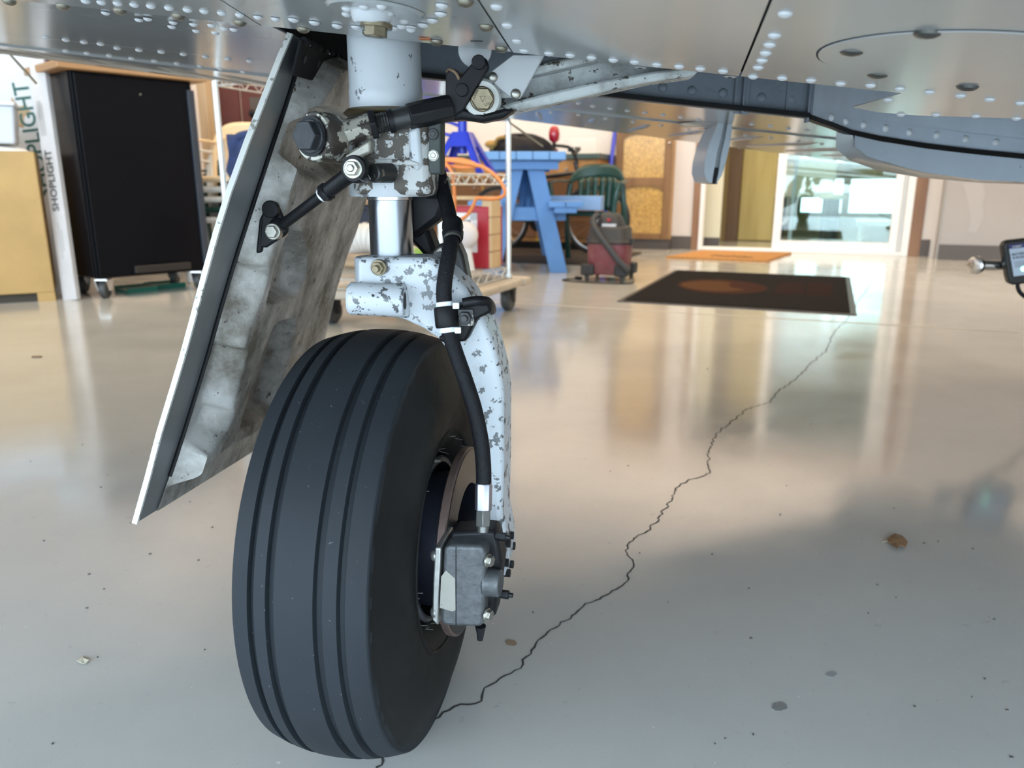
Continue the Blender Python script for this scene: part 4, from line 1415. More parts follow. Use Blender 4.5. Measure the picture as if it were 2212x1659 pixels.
# piano hinge along the top
h0, h1 = PY(646, 84, 0.800), PY(772, 140, 1.12)
hd = (h1 - h0)
hg = G()
hz = Vector((-0.33, 0, -1)).normalized()
for (o1, o2, th_) in [(0.0, 0.034, 0.003)]:
    hg.prism([h0 + hz * o1, h1 + hz * o1, h1 + hz * o2, h0 + hz * o2], DN * th_)
obj('piano_hinge', hg, m_well, gd, None, 0.0008)
hk = None
for k in range(11):
    a = h0 + hd * (k + 0.5) / 11 + DN * 0.003
    q = G().tube([a - hd * 0.026, a + hd * 0.026], 0.0038, 8)
    obj('hinge_knuckle', q, m_well, gd, 40)
for k in range(5):
    a = h0 + hd * (0.08 + 0.19 * k) + DN * 0.0035 + hz * 0.016
    obj('hinge_slot', G().cyl(a, a + DN * 0.0006, 0.0042, 10), m_seam, gd, 40)
for k in range(6):
    a = h0 + hd * (0.04 + 0.17 * k) + DN * 0.0042 + hz * 0.0015
    obj('hinge_pin', G().tube([a, a + hd * 0.05], 0.0011, 6), m_dooredge, gd, 40)
# dark recess where the lug clears the pan
# bracket and operating rod
bp = PPL(590, 497, DO + DN * 0.028, DN)
br = node('door_bracket', air, 'black triangular bracket bolted to the gear door')
bpx = [(558, 535), (562, 470), (580, 432), (598, 437), (612, 470), (618, 495), (606, 515), (575, 535)]
YBK = bp.y
obj('bracket_plate', G().prism([PY(x, y, YBK - 0.004) for x, y in bpx], (0, 0.006, 0)), m_black, br, 35, 0.002)
obj('bracket_foot', G().prism([PY(x, y, YBK - 0.004) for x, y in [(552, 548), (560, 470), (572, 470), (566, 545)]], (0.0, 0.035, 0)), m_black, br, 35, 0.002)
p = PY(590, 500, YBK - 0.020)
d = Vector((-0.15, -1, 0)).normalized()
obj('bracket_bolt', G().cyl(p - d * 0.018, p + d * 0.002, 0.0085, 20).hexa(p, p + d * 0.006, 0.0068), m_bolt, br, 30, 0.0008)
p = PY(588, 452, YBK - 0.006)
obj('bracket_bolt', G().cyl(p, p + d * 0.006, 0.009, 16), m_black, br, 30, 0.001)
dr = node('door_rod', air, 'black adjustable rod between strut and gear door')
ra, rz = PY(770, 366, 0.758), PY(602, 492, YBK - 0.012)
rd = (rz - ra)
obj('rod_end', G().lathe(ra, (-0.15, -1, 0.05), [(0.006, -0.009), (0.0115, -0.009), (0.0128, -0.006), (0.0128, 0.006), (0.0115, 0.009), (0.006, 0.009)], 28), m_black, dr, 40)
p = ra + Vector((-0.15, -1, 0.05)).normalized() * 0.008
d = Vector((-0.15, -1, 0.05)).normalized()
obj('rod_bolt', G().cyl(p, p + d * 0.003, 0.0095, 20).hexa(p, p + d * 0.008, 0.0072).cyl(p, p + d * 0.010, 0.0035, 12), m_bolt, dr, 30, 0.0008)
obj('safety_wire', G().tube(smooth_path([ra + d * 0.012 + Vector((0.004, 0, -0.008)), ra + d * 0.013 + Vector((0.012, 0, -0.012)), PY(800, 388, 0.758), PY(790, 372, 0.752)]), 0.0005, 5), m_steel, dr, 60)
obj('rod_socket', G().tube([ra + rd * 0.05, ra + rd * 0.12, ra + rd * 0.34, ra + rd * 0.36], [0.0085, 0.0078, 0.0076, 0.0092], 16).hexa(ra + rd * 0.34, ra + rd * 0.40, 0.0092), m_black, dr, 30)
obj('rod_mark', G().cyl(ra + rd * 0.395, ra + rd * 0.425, 0.0072, 14), m_zip, dr, 40)
obj('rod', G().tube([ra + rd * 0.42, ra + rd * 0.95], 0.0056, 14), m_black, dr, 40)
obj('rod_end', G().ball(rz, 0.0105, 16, 12, (1, 0.6, 1)), m_black, dr, 60)
# ================================================================== things in the hangar
def loc_axes(p, q, deg):
    """a local frame standing at room point (p,q), turned by deg against the room"""
    t = math.radians(deg)
    ex = RP * math.cos(t) + RQ * math.sin(t)
    ey = -RP * math.sin(t) + RQ * math.cos(t)
    o = W(p, q, 0)

    def f(x, y, z=0.0):
        return o + ex * x + ey * y + Vector((0, 0, z))

    def bx(g, x0, x1, y0, y1, z0, z1):
        return g.box(f((x0 + x1) / 2, (y0 + y1) / 2, (z0 + z1) / 2), (abs(x1 - x0), abs(y1 - y0), abs(z1 - z0)), (ex, ey, Vector((0, 0, 1))))
    return f, bx, ex, ey, o


m_blackcab = M('black_laminate', (0.004, 0.004, 0.0055), 0.3, spec=0.14)
m_woodtop = wood('orange_brown_top', (0.36, 0.19, 0.085), (0.44, 0.25, 0.12), (2, 2, 30), 0.45)
m_tan = M('tan_particle_board', (0.46, 0.29, 0.105), 0.6, var=0.08, vs=6, dirt=((0.36, 0.23, 0.09), 0.62, 0.9, 7))
m_cart = M('white_carton', (0.58, 0.55, 0.54), 0.6, var=0.05, vs=9)
m_cartb = M('bright_white_carton', (0.62, 0.64, 0.66), 0.55)
m_tgreen = M('dark_green_print', (0.02, 0.10, 0.085), 0.6)
m_tblack = M('black_print', (0.03, 0.03, 0.03), 0.6)
m_chrome = M('chrome', (0.72, 0.72, 0.72), 0.15, 1.0)
m_cwhite = M('white_chair_plastic', (0.76, 0.77, 0.76), 0.35)
m_ccream = M('cream_chair_plastic', (0.82, 0.64, 0.42), 0.4)
m_cgreen = M('dark_green_plastic', (0.012, 0.050, 0.042), 0.25)
m_wire = M('zinc_wire', (0.62, 0.64, 0.62), 0.3, 0.7)
m_blue = M('blue_painted_wood', (0.10, 0.25, 0.55), 0.5, var=0.08, vs=6)
m_bluelite = M('light_blue_board', (0.25, 0.40, 0.66), 0.5)
m_jack = M('royal_blue_enamel', (0.010, 0.03, 0.42), 0.3)
m_cord = M('orange_cord_rubber', (0.75, 0.24, 0.06), 0.45)
m_rubwheel = M('grey_caster_rubber', (0.05, 0.05, 0.05), 0.5)


def caster(name, p, r, parent, fork_mat, sw=0.0):
    """p = point on the floor under the caster"""
    p = Vector(p)
    ax = RP * math.cos(sw) + RQ * math.sin(sw)
    cfork = obj(name, G().box(p + Vector((0, 0, 2.05 * r)), (r * 1.3, r * 1.3, r * 0.12)).prism(
        [p + ax * (r * 0.55) + Vector((0, 0, 2.05 * r)) + RQ * r * 0.5, p + ax * (r * 0.55) + Vector((0, 0, 2.05 * r)) - RQ * r * 0.5,
         p + ax * (r * 0.55) + Vector((0, 0, r * 0.8)) - RQ * r * 0.2, p + ax * (r * 0.55) + Vector((0, 0, r * 0.8)) + RQ * r * 0.2], ax * 0.003).prism(
        [p - ax * (r * 0.55) + Vector((0, 0, 2.05 * r)) + RQ * r * 0.5, p - ax * (r * 0.55) + Vector((0, 0, 2.05 * r)) - RQ * r * 0.5,
         p - ax * (r * 0.55) + Vector((0, 0, r * 0.8)) - RQ * r * 0.2, p - ax * (r * 0.55) + Vector((0, 0, r * 0.8)) + RQ * r * 0.2], ax * -0.003), fork_mat, parent, None)
    obj('caster_wheel', G().lathe(p + Vector((0, 0, r)), ax, [(0.001, -r * 0.4), (r * 0.85, -r * 0.4), (r, -r * 0.25), (r, r * 0.25), (r * 0.85, r * 0.4), (0.001, r * 0.4)], 20), m_rubwheel, cfork, 40)


# ---- tan box, container and bag on it
kc = PZ(121, 650, 0)
kf, kbx, kex, key, ko = loc_axes(kc.dot(RP), kc.dot(RQ), 50)
tb = thing('storage_box', 'tan particle board box with white tub on top, beside the leaning shop light carton', 'box', ko)
obj('body', kbx(G(), -0.75, 0, 0, 0.36, 0.05, 0.80), m_tan, tb, None, 0.004)
obj('plinth', kbx(G(), -0.73, -0.085, 0.04, 0.34, 0.0, 0.05), M('dark_plinth', (0.06, 0.045, 0.03), 0.7), tb, None)
obj('corner_foot', kbx(G(), -0.085, 0, 0, 0.09, 0, 0.05), m_tan, tb, None)
pb_ = thing('paper_bag', 'crumpled white paper bag lying flat on the tan box under the tub', 'bag', kf(-0.22, 0.15, 0.80))
random.seed(5)
g = G().grid(lambda u, v: kf(-0.46 + 0.44 * u, 0.02 + 0.30 * v, 0.802 + 0.035 * math.sin(PI * u) ** 0.4 * math.sin(PI * v) ** 0.4 * random.uniform(0.8, 1.1)), 14, 10)
obj('paper_bag_sheet', g, M('crumpled_white_paper', (0.80, 0.76, 0.70), 0.7), pb_, 60)
tu = thing('plastic_tub', 'translucent white plastic tub standing on the tan box', 'tub', kf(-0.24, 0.17, 0.84))
a = [kf(-0.25 + x * 0.17, 0.17 + y * 0.13, 0.84) for x, y in ((-1, -1), (1, -1), (1, 1), (-1, 1))]
b2 = [kf(-0.25 + x * 0.19, 0.17 + y * 0.15, 1.03) for x, y in ((-1, -1), (1, -1), (1, 1), (-1, 1))]
g = G().add(a + b2, [(3, 2, 1, 0), (0, 1, 5, 4), (1, 2, 6, 5), (2, 3, 7, 6), (3, 0, 4, 7), (4, 5, 6, 7)])
obj('body', g, M('milky_plastic', (0.62, 0.65, 0.70), 0.35), tu, None, 0.012)
obj('lid', kbx(G(), -0.445, -0.055, 0.01, 0.33, 1.03, 1.05), M('milky_lid', (0.70, 0.72, 0.74), 0.3), tu, None, 0.006)

# ---- shop light carton leaning back
ct = thing('shop_light_carton', 'narrow white carton printed SHOPLIGHT in black leaning beside the black cabinet', 'carton', W(-3.98, 3.1, 0))
ba = PZ(166, 649, 0)
lean = (Vector((-0.055, 0.10, 1))).normalized()
ex = (RP * 0.99 + RQ * 0.10).normalized()
ex = (ex - lean * ex.dot(lean)).normalized()
ey = lean.cross(ex)
WN, DN_, LN = 0.100, 0.03, 1.47
o0 = ba - ex * WN + Vector((0, 0, 0.004))
g = G().box(o0 + ex * WN / 2 + ey * DN_ / 2 + lean * LN / 2, (WN, DN_, LN), (ex, ey, lean))
obj('body', g, m_cart, ct, None, 0.003)
up = lean
left = -ex
lettering('lettering', 'SHOPLIGHT', 0.062, o0 + ex * 0.066 + lean * 0.49 - ey * 0.001, lean, left, m_tblack, ct)
c2 = thing('white_light_carton', 'bright white carton with large dark green lettering behind the tan box', 'carton', (0, 0, 0))
q1, q2_ = PY(100, 300, 4.78), PY(62, 130, 4.82)
l2 = (q2_ - q1).normalized()
base2 = q1 - l2 * (q1.z / l2.z) + Vector((0, 0, 0.01))
c2.location = (base2.x, base2.y, 0)
ex2 = Vector((0.99, 0.12, 0))
ex2 = (ex2 - l2 * ex2.dot(l2)).normalized()
ey2 = l2.cross(ex2)
obj('body', G().box(base2 - ex2 * 0.11 + ey2 * 0.05 + l2 * 0.77, (0.22, 0.10, 1.54), (ex2, ey2, l2)), m_cartb, c2, None, 0.003)
lettering('lettering', 'SHOPLIGHT', 0.125, base2 + ex2 * -0.035 + l2 * 0.56 - ey2 * 0.001, l2, -ex2, m_tgreen, c2)
obj('torn_patch', G().prism([base2 + ex2 * (x - 0.04) + l2 * (y + 0.0) - ey2 * 0.0012 for x, y in [(-0.11, 0.98), (-0.07, 0.97), (-0.055, 1.03), (-0.01, 1.05), (-0.03, 1.10), (-0.07, 1.09), (-0.10, 1.15), (-0.12, 1.07)]], ey2 * 0.0006), M('torn_cardboard', (0.42, 0.30, 0.18), 0.8), c2, None)
g = G()
for k in range(7):
    g.box(o0 + ex * (0.020 + 0.010 * (k % 4)) + lean * (0.98 + 0.05 * (k // 4)) - ey * 0.0005, (0.004, 0.001, 0.17 if k < 4 else 0.1), (ex, ey, lean))
for k in range(2):
    g.box(o0 + ex * (0.045 + 0.016 * k) + lean * 0.33 - ey * 0.0005, (0.004, 0.001, 0.2 - 0.08 * k), (ex, ey, lean))
obj('small_print', g, M('grey_print', (0.35, 0.33, 0.32), 0.6), ct, None, kind='stuff')
# ---- black rolling cabinet
f, bx, ex, ey, o = loc_axes(-3.77, 3.14, 70)
cb = thing('rolling_cabinet', 'tall black cabinet on casters with an orange-brown wooden top', 'cabinet', o)
# local x along the long front (away from the viewer), local y towards the wall
CH = 1.215
obj('body', bx(G(), 0, 0.66, 0.02, 0.44, 0.115, CH), m_blackcab, cb, None, 0.003)
obj('door', bx(G(), 0.012, 0.615, 0.0, 0.018, 0.125, CH - 0.012), m_blackcab, cb, None, 0.003)
obj('side_panel', bx(G(), -0.010, -0.001, 0.03, 0.43, 0.12, CH - 0.004), m_blackcab, cb, None, 0.002)
obj('edge_strip', bx(G(), 0.62, 0.66, -0.014, 0.018, 0.16, CH - 0.05), M('dark_slate_strip', (0.035, 0.042, 0.055), 0.3), cb, None, 0.003)
obj('worktop', bx(G(), -0.08, 0.73, -0.05, 0.46, CH, CH + 0.04), m_woodtop, cb, None, 0.006)
obj('pull_rail', bx(G(), 0.20, 0.53, -0.025, -0.001, 0.135, 0.175), M('dark_bronze_rail', (0.035, 0.03, 0.026), 0.35, 0.3), cb, None, 0.004)
for x, y in [(0.05, 0.06), (0.61, 0.06), (0.05, 0.39), (0.61, 0.39)]:
    caster('caster', f(x, y), 0.052, cb, m_chrome, 0.5)
obj('screw', G().cyl(f(0.35, -0.004, 1.12), f(0.35, 0.003, 1.12), 0.005, 8), m_bolt, cb)
t = thing('seat_cushion', 'dark maroon round cushion lying on the wooden cabinet top', 'cushion', f(0.10, 0.32, CH + 0.04))
obj('pad', G().lathe(f(0.10, 0.28, CH + 0.04), (0, 0, 1), [(0.001, 0), (0.13, 0), (0.16, 0.04), (0.16, 0.08), (0.13, 0.12), (0.001, 0.125)], 28), M('maroon_fabric', (0.10, 0.02, 0.03), 0.8), t, 60)
obj('base_disc', G().cyl(f(0.10, 0.28, CH + 0.04), f(0.10, 0.28, CH + 0.055), 0.155, 24), m_black, t)
t = thing('paper_strip', 'white paper strip lying along the edge of the wooden cabinet top', 'paper', f(0.6, 0.0, CH + 0.04))
obj('sheet', bx(G(), 0.32, 0.70, -0.045, 0.08, CH + 0.0405, CH + 0.052), M('white_paper', (0.85, 0.80, 0.76), 0.7), t, None)
for k, (x, y) in enumerate([(0.30, 0.25), (0.50, 0.30)]):
    t = thing('green_bin', ['green tray on the floor under the middle of the black cabinet', 'green tray on the floor under the far end of the black cabinet'][k], 'tray', f(x, y, 0), 'green trays under the cabinet')
    obj('tray', bx(G(), x - 0.09, x + 0.09, y - 0.1, y + 0.1, 0, 0.018).add([], []), M('teal_green_plastic', (0.01, 0.12, 0.08), 0.4) if k == 0 else bpy.data.materials['teal_green_plastic'], t, None)
    obj('rim', bx(bx(G(), x - 0.09, x + 0.09, y - 0.1, y - 0.09, 0.018, 0.03), x - 0.09, x + 0.09, y + 0.09, y + 0.1, 0.018, 0.03), bpy.data.materials['teal_green_plastic'], t, None)


# ---- plastic armchairs (local frame: faces -y)
def make_chair(name, label, mat, group=None):
    t = thing(name, label, 'chair', (0, 0, 0), group)
    g = G()
    g.grid(lambda u, v: Vector((-0.22 + 0.44 * u, -0.22 + 0.44 * v, 0.42 - 0.012 * math.sin(PI * v) - 0.02 * v)), 8, 8)
    s = obj('seat', g, mat, t, 60)
    sd = s.modifiers.new('thick', 'SOLIDIFY')
    sd.thickness = 0.012
    obj('seat_lip', G().tube([(-0.23, -0.225, 0.405), (0, -0.235, 0.405), (0.23, -0.225, 0.405)], 0.02, 8), mat, t, 60)
    # back: top band, slats, open sides
    def bk(a, h):                 # a in -1..1 across, h height 0..1
        r = 0.245 + 0.02 * h
        return Vector((r * math.sin(a * 1.05), 0.05 + 0.20 * math.cos(a * 1.05) + 0.07 * h - 0.02, 0.42 + h * 0.38 - 0.075 * abs(a) ** 3 * (h > 0.55)))
    top = G().grid(lambda u, v: bk(-1 + 2 * u, 0.72 + 0.28 * v * (1 - 0.5 * abs(-1 + 2 * u) ** 4)), 22, 4)
    o1 = obj('back_band', top, mat, t, 60)
    o1.modifiers.new('thick', 'SOLIDIFY').thickness = 0.012
    for k in range(6):
        a = -0.55 + 0.22 * k
        sl = G().grid(lambda u, v: bk(a - 0.097 + 0.194 * u, 0.0 + 0.74 * v), 2, 6)
        o1 = obj('back_slat', sl, mat, t, 60)
        o1.modifiers.new('thick', 'SOLIDIFY').thickness = 0.010
    for sx in (-1, 1):
        arm = smooth_path([bk(sx, 0.80), (sx * 0.285, 0.02, 0.655), (sx * 0.29, -0.12, 0.645), (sx * 0.285, -0.215, 0.635)])
        g = G()
        vs = []
        for p in arm:
            vs += [p + Vector((-0.022, 0, 0)), p + Vector((0.022, 0, 0)), p + Vector((0.022, 0, 0.014)), p + Vector((-0.022, 0, 0.014))]
        fs = []
        for i in range(len(arm) - 1):
            for k in range(4):
                k2 = (k + 1) % 4
                fs.append((4 * i + k, 4 * i + k2, 4 * i + 4 + k2, 4 * i + 4 + k))
        fs += [(3, 2, 1, 0), tuple(4 * len(arm) - 4 + k for k in range(4))]
        obj('armrest', g.add(vs, fs), mat, t, 50, 0.004)
        obj('leg', G().tube(smooth_path([(sx * 0.285, -0.215, 0.64), (sx * 0.265, -0.235, 0.55), (sx * 0.25, -0.235, 0.40), (sx * 0.265, -0.255, 0.0)]), 0.024, 8), mat, t, 60)
        obj('leg', G().tube(smooth_path([bk(sx * 0.98, 0.75), (sx * 0.245, 0.17, 0.42), (sx * 0.25, 0.25, 0.0)]), 0.024, 8), mat, t, 60)
    return t


def place(t, p, q, deg, z=0.0):
    w = W(p, q, z)
    t.location = w
    t.rotation_euler = (0, 0, ROOMROT + math.radians(deg))
    bpy.context.view_layer.update()


def recolor(o, mat):
    for ch in o.children:
        ch.data = ch.data.copy()
        ch.data.materials.clear()
        ch.data.materials.append(mat)


cg = make_chair('plastic_armchair', 'dark green plastic armchair with a slatted back behind the red shop vacuum', m_cgreen)
cstack = []
for k, (mat, lab) in enumerate([(m_cwhite, 'white plastic armchair at the bottom of the chair stack'), (m_cgreen, 'dark green plastic armchair low in the chair stack'),
                                (m_cwhite, 'white plastic armchair in the middle of the chair stack'), (m_cwhite, 'white plastic armchair just under the cream chair of the stack'),
                                (m_ccream, 'cream plastic armchair on top of the chair stack')]):
    c = copy_tree(cg)
    c['label'] = lab
    c['group'] = 'stacked plastic chairs'
    recolor(c, mat)
    cstack.append(c)
place(cg, -1.83, 6.24, 2)
for k, c in enumerate(cstack):
    place(c, -3.80 + 0.015 * k, 4.30 + 0.02 * k, 30, [0, 0.065, 0.13, 0.195, 0.26][k])

t = thing('blue_board', 'pale blue board laid across the green chair seat', 'board', W(-1.75, 6.0, 0.44))
obj('plank', G().rbox(-2.08, -1.66, 5.95, 6.05, 0.435, 0.545), m_bluelite, t, None, 0.004)
obj('edge_batten', G().rbox(-2.06, -1.69, 6.05, 6.075, 0.44, 0.50), m_bluelite, t, None)

# ---- left background: wall post, maroon curtain, dark board
t = thing('wooden_post', 'plain wooden post standing by the left wall behind the chairs', 'post', W(-4.55, 4.95, 0))
pp = PQ(436, 200, 4.9)
p_, q_ = pp.dot(RP), 4.9
obj('post', G().rbox(p_ - 0.05, p_ + 0.035, q_, q_ + 0.09, 0, 2.4), wood('pine_post', (0.50, 0.33, 0.18), (0.60, 0.42, 0.25), (9, 9, 1)), t, None, 0.004)
obj('base_plate', G().rbox(p_ - 0.08, p_ + 0.07, q_ - 0.02, q_ + 0.12, 0, 0.02), m_black, t, None)
pa, pb2 = PQ(452, 230, 5.1), PQ(570, 230, 5.1)
a, b2 = pa.dot(RP), pb2.dot(RP) + 0.35
t = thing('maroon_screen', 'maroon folding screen behind the wire shelving', 'screen', W((a + b2) / 2, 5.1, 0))
m_maroon = M('maroon_fabric_screen', (0.13, 0.035, 0.028), 0.7, var=0.1, vs=5)
w_ = (b2 - a) / 3
for k in range(3):
    obj('panel', G().rbox(a + k * w_ + 0.004, a + (k + 1) * w_ - 0.004, 5.1 + 0.02 * (k % 2), 5.13 + 0.02 * (k % 2), 0.03, 1.75), m_maroon, t, None, 0.004)
obj('foot', G().rbox(a, b2, 5.04, 5.22, 0, 0.03), m_black, t, None)
pa = PQ(545, 250, 4.8)
t = thing('leaning_board', 'dark brown board leaning against the maroon screen', 'board', W(pa.dot(RP) + 0.2, 4.8, 0))
obj('board', G().prism([PQ(538, 210, 5.0), PQ(700, 210, 5.0), W(PQ(700, 400, 4.8).dot(RP), 4.8, 0.0), W(PQ(575, 400, 4.8).dot(RP), 4.8, 0.0)], RQ * 0.03), M('dark_brown_board', (0.085, 0.065, 0.055), 0.6), t, None)
obj('edge_knob', G().ball(PQ(545, 245, 4.96), 0.03, 10, 8).ball(PQ(548, 285, 4.93), 0.03, 10, 8), m_black, t)

# ---- furniture dolly with wire shelving on it
m_dolly = wood('dusty_wood', (0.42, 0.36, 0.28), (0.52, 0.45, 0.36), (2, 20, 20))
dl = thing('furniture_dolly', 'low wooden furniture dolly on casters carrying the wire shelving', 'dolly', W(-2.1, 3.35, 0))
DZ0, DZ1 = 0.125, 0.165
for q in (2.96, 3.74):
    obj('rail', G().rbox(-2.78, -1.42, q - 0.05, q + 0.05, DZ0, DZ1), m_dolly, dl, None, 0.012)
for p in (-2.72, -2.1, -1.48):
    obj('rail', G().rbox(p - 0.05, p + 0.05, 3.01, 3.69, DZ0, DZ1 - 0.002), m_dolly, dl, None, 0.012)
for p in (-2.70, -2.12, -1.50):
    for q in (3.0, 3.66):
        caster('caster', W(p, q, 0), 0.058, dl, m_black, 0.0)
rk = thing('wire_shelving', 'zinc wire shelving unit standing on the wooden dolly', 'shelving', W(-2.2, 3.45, DZ1))
RP0, RP1, RQ0, RQ1 = -2.64, -1.51, 2.94, 3.69
m_post = M('white_zinc_post', (0.74, 0.77, 0.76), 0.25, 0.4)
for p in (RP0, RP1):
    for q in (RQ0, RQ1):
        obj('post', G().cyl(W(p, q, DZ1), W(p, q, 1.30), 0.0135, 14).cyl(W(p, q, DZ1), W(p, q, DZ1 + 0.02), 0.02, 12), m_post, rk, 40)


def wire_shelf(z):
    g = G()
    for (a, b2) in [((RP0, RQ0), (RP1, RQ0)), ((RP1, RQ0), (RP1, RQ1)), ((RP1, RQ1), (RP0, RQ1)), ((RP0, RQ1), (RP0, RQ0))]:
        A, B = W(*a, 0), W(*b2, 0)
        L = (B - A).length
        for dz in (0.0, -0.045):
            g.cyl(A + Vector((0, 0, z + dz)), B + Vector((0, 0, z + dz)), 0.0038, 6)
        n = int(L / 0.05)
        zz = [A + (B - A) * (k / n) + Vector((0, 0, z - (0.045 if k % 2 else 0.0))) for k in range(n + 1)]
        g.tube(zz, 0.0026, 5)
    sh = obj('shelf', g, m_wire, rk, 40)
    g = G()
    n = 44
    for k in range(1, n):
        p = RP0 + (RP1 - RP0) * k / n
        g.cyl(W(p, RQ0, z + 0.003), W(p, RQ1, z + 0.003), 0.0022, 5)
    obj('deck_wire', g, m_wire, sh, 40, kind='stuff')
    return sh


for zz in (0.215, 0.675, 1.11):
    wire_shelf(zz)

# ---- load on the shelving
t = thing('red_carton', 'red carton with a white square frame on its side, on the lowest wire shelf', 'carton', W(-1.95, 3.5, 0.222))
Q0 = 3.54
c0, c1 = PQ(985, 560, Q0).dot(RP), PQ(1056, 560, Q0).dot(RP)
m_red = M('red_carton_print', (0.42, 0.015, 0.03), 0.4, var=0.1, vs=8)
zt_ = PQ(1020, 446, Q0).z
obj('body', G().rbox(c0 - 0.10, c1, Q0, Q0 + 0.18, 0.222, zt_), m_red, t, None, 0.006)
m_wp = M('white_print', (0.82, 0.82, 0.82), 0.5)
zb_, zf_ = PQ(1020, 545, Q0).z, PQ(1020, 460, Q0).z
fa, fb2 = c0 - 0.06, PQ(1031, 500, Q0).dot(RP)
g = G().rbox(fa, fb2, Q0 - 0.002, Q0, zf_ - 0.035, zf_).rbox(fb2 - 0.035, fb2, Q0 - 0.002, Q0, zb_, zf_).rbox(fa, fa + 0.03, Q0 - 0.002, Q0, zb_, zf_)
obj('printed_frame', g, m_wp, t, None)
obj('dark_window', G().rbox(fa + 0.03, fb2 - 0.035, Q0 - 0.0015, Q0, zb_, zf_ - 0.035), M('dark_teal_print', (0.03, 0.05, 0.055), 0.4), t, None)
t = thing('white_globe', 'white round plastic globe in front of the red carton', 'globe', W(0, 0, 0))
cgw = PQ(1003, 512, Q0 - 0.10)
t.location = (cgw.x, cgw.y, 0.222)
rgl = cgw.z - 0.222
obj('globe', G().ball(cgw + Vector((0, 0, 0.01)), 0.068, 20, 14), M('pearly_white', (0.80, 0.76, 0.76), 0.35), t, 60)
obj('stand', G().cyl((cgw.x, cgw.y, 0.222), (cgw.x, cgw.y, cgw.z - 0.04), 0.05, 20, 0.03), m_wp, t)
t = thing('wooden_crate', 'light pine crate beside the red carton on the lowest wire shelf', 'crate', W(-1.66, 3.6, 0.222))
m_pine = wood('light_pine', (0.60, 0.40, 0.20), (0.68, 0.48, 0.27), (9, 9, 1.2))
k0, k1 = PQ(1050, 500, 3.55).dot(RP) - 0.02, RP1 - 0.03
ztc = PQ(1070, 432, 3.55).z
n = 4
for i in range(n):
    h = (ztc - 0.222) / n
    obj('board', G().rbox(k0, k1, 3.545, 3.56, 0.222 + i * h + 0.001, 0.222 + (i + 1) * h - 0.002), m_pine, t, None, 0.002)
    obj('board', G().rbox(k1 - 0.015, k1, 3.562, 3.66, 0.222 + i * h + 0.001, 0.222 + (i + 1) * h - 0.002), m_pine, t, None, 0.002)
obj('lid', G().rbox(k0 - 0.22, k1 + 0.004, 3.53, 3.67, ztc, ztc + 0.016), m_pine, t, None, 0.002)
# blue bin, wooden offcut and plank to the left of the piston
t = thing('dark_blue_bin', 'dark navy plastic bin on the lower wire shelf behind the piston', 'bin', W(-2.4, 3.5, 0.222))
a, b2 = PQ(700, 480, 3.55).dot(RP), PQ(800, 480, 3.55).dot(RP)
zb_ = PQ(760, 442, 3.55).z
obj('body', G().rbox(a - 0.25, b2, 3.57, 3.67, 0.222, zb_), M('navy_plastic', (0.008, 0.012, 0.03), 0.4), t, None, 0.01)
obj('rim', G().rbox(a - 0.26, b2 + 0.01, 3.56, 3.68, zb_ - 0.03, zb_ - 0.005), bpy.data.materials['navy_plastic'], t, None, 0.004)
t = thing('wooden_plank', 'weathered plank lying across the navy bin', 'plank', W(-2.4, 3.5, zb_))
obj('board', G().rbox(a - 0.22, b2 + 0.06, 3.55, 3.67, zb_, zb_ + 0.022), wood('brown_plank', (0.30, 0.17, 0.10), (0.38, 0.23, 0.14), (2, 9, 20)), t, None, 0.003)
obj('end_cleat', G().rbox(b2 + 0.02, b2 + 0.055, 3.56, 3.66, zb_ + 0.022, zb_ + 0.03), m_pine, t, None)
t = thing('wood_offcut', 'short round-edged wood offcut standing on the lowest wire shelf', 'wood block', W(-2.2, 3.36, 0.222))
a, b2 = PQ(748, 575, 3.36).dot(RP), PQ(800, 575, 3.36).dot(RP) + 0.02
obj('block', G().rbox(a, b2, 3.33, 3.42, 0.222, PQ(770, 548, 3.36).z), wood('offcut_wood', (0.34, 0.22, 0.13), (0.44, 0.30, 0.18), (5, 5, 30)), t, None, 0.012)
t = thing('flexible_duct', 'white corrugated flexible duct hose resting on the wire shelf', 'duct', W(-2.4, 3.42, 0.222))
dp = [PQ(560, 585, 3.38), PQ(640, 580, 3.38), PQ(700, 552, 3.40), PQ(745, 528, 3.42), PQ(800, 515, 3.44), PQ(860, 540, 3.46), PQ(905, 600, 3.48)]
pth = smooth_path(dp, 22)
obj('hose', G().tube(pth, [0.075 + (0.006 if k % 4 < 2 else -0.002) for k in range(len(pth))], 18), M('white_duct_vinyl', (0.70, 0.66, 0.61), 0.45), t, 20)
obj('cuff', G().tube([pth[0] + (pth[0] - pth[3]).normalized() * 0.05, pth[2]], 0.085, 18), m_wp, t, 40)
t = thing('green_sack', 'lime green cloth sack tucked on the shelf behind the fork', 'sack', W(-2.0, 3.36, 0.222))
cs = PQ(905, 552, 3.34)
obj('sack', G().ball((cs.x, cs.y, (cs.z + 0.222) / 2), 1.0, 16, 10, (0.10, 0.06, (cs.z - 0.222) / 2)), M('lime_cloth', (0.36, 0.50, 0.10), 0.8, var=0.3, vs=25), t, 60)
obj('tie', G().cyl((cs.x, cs.y, cs.z - 0.01), (cs.x + 0.01, cs.y, cs.z + 0.03), 0.02, 10, 0.035), bpy.data.materials['lime_cloth'], t)


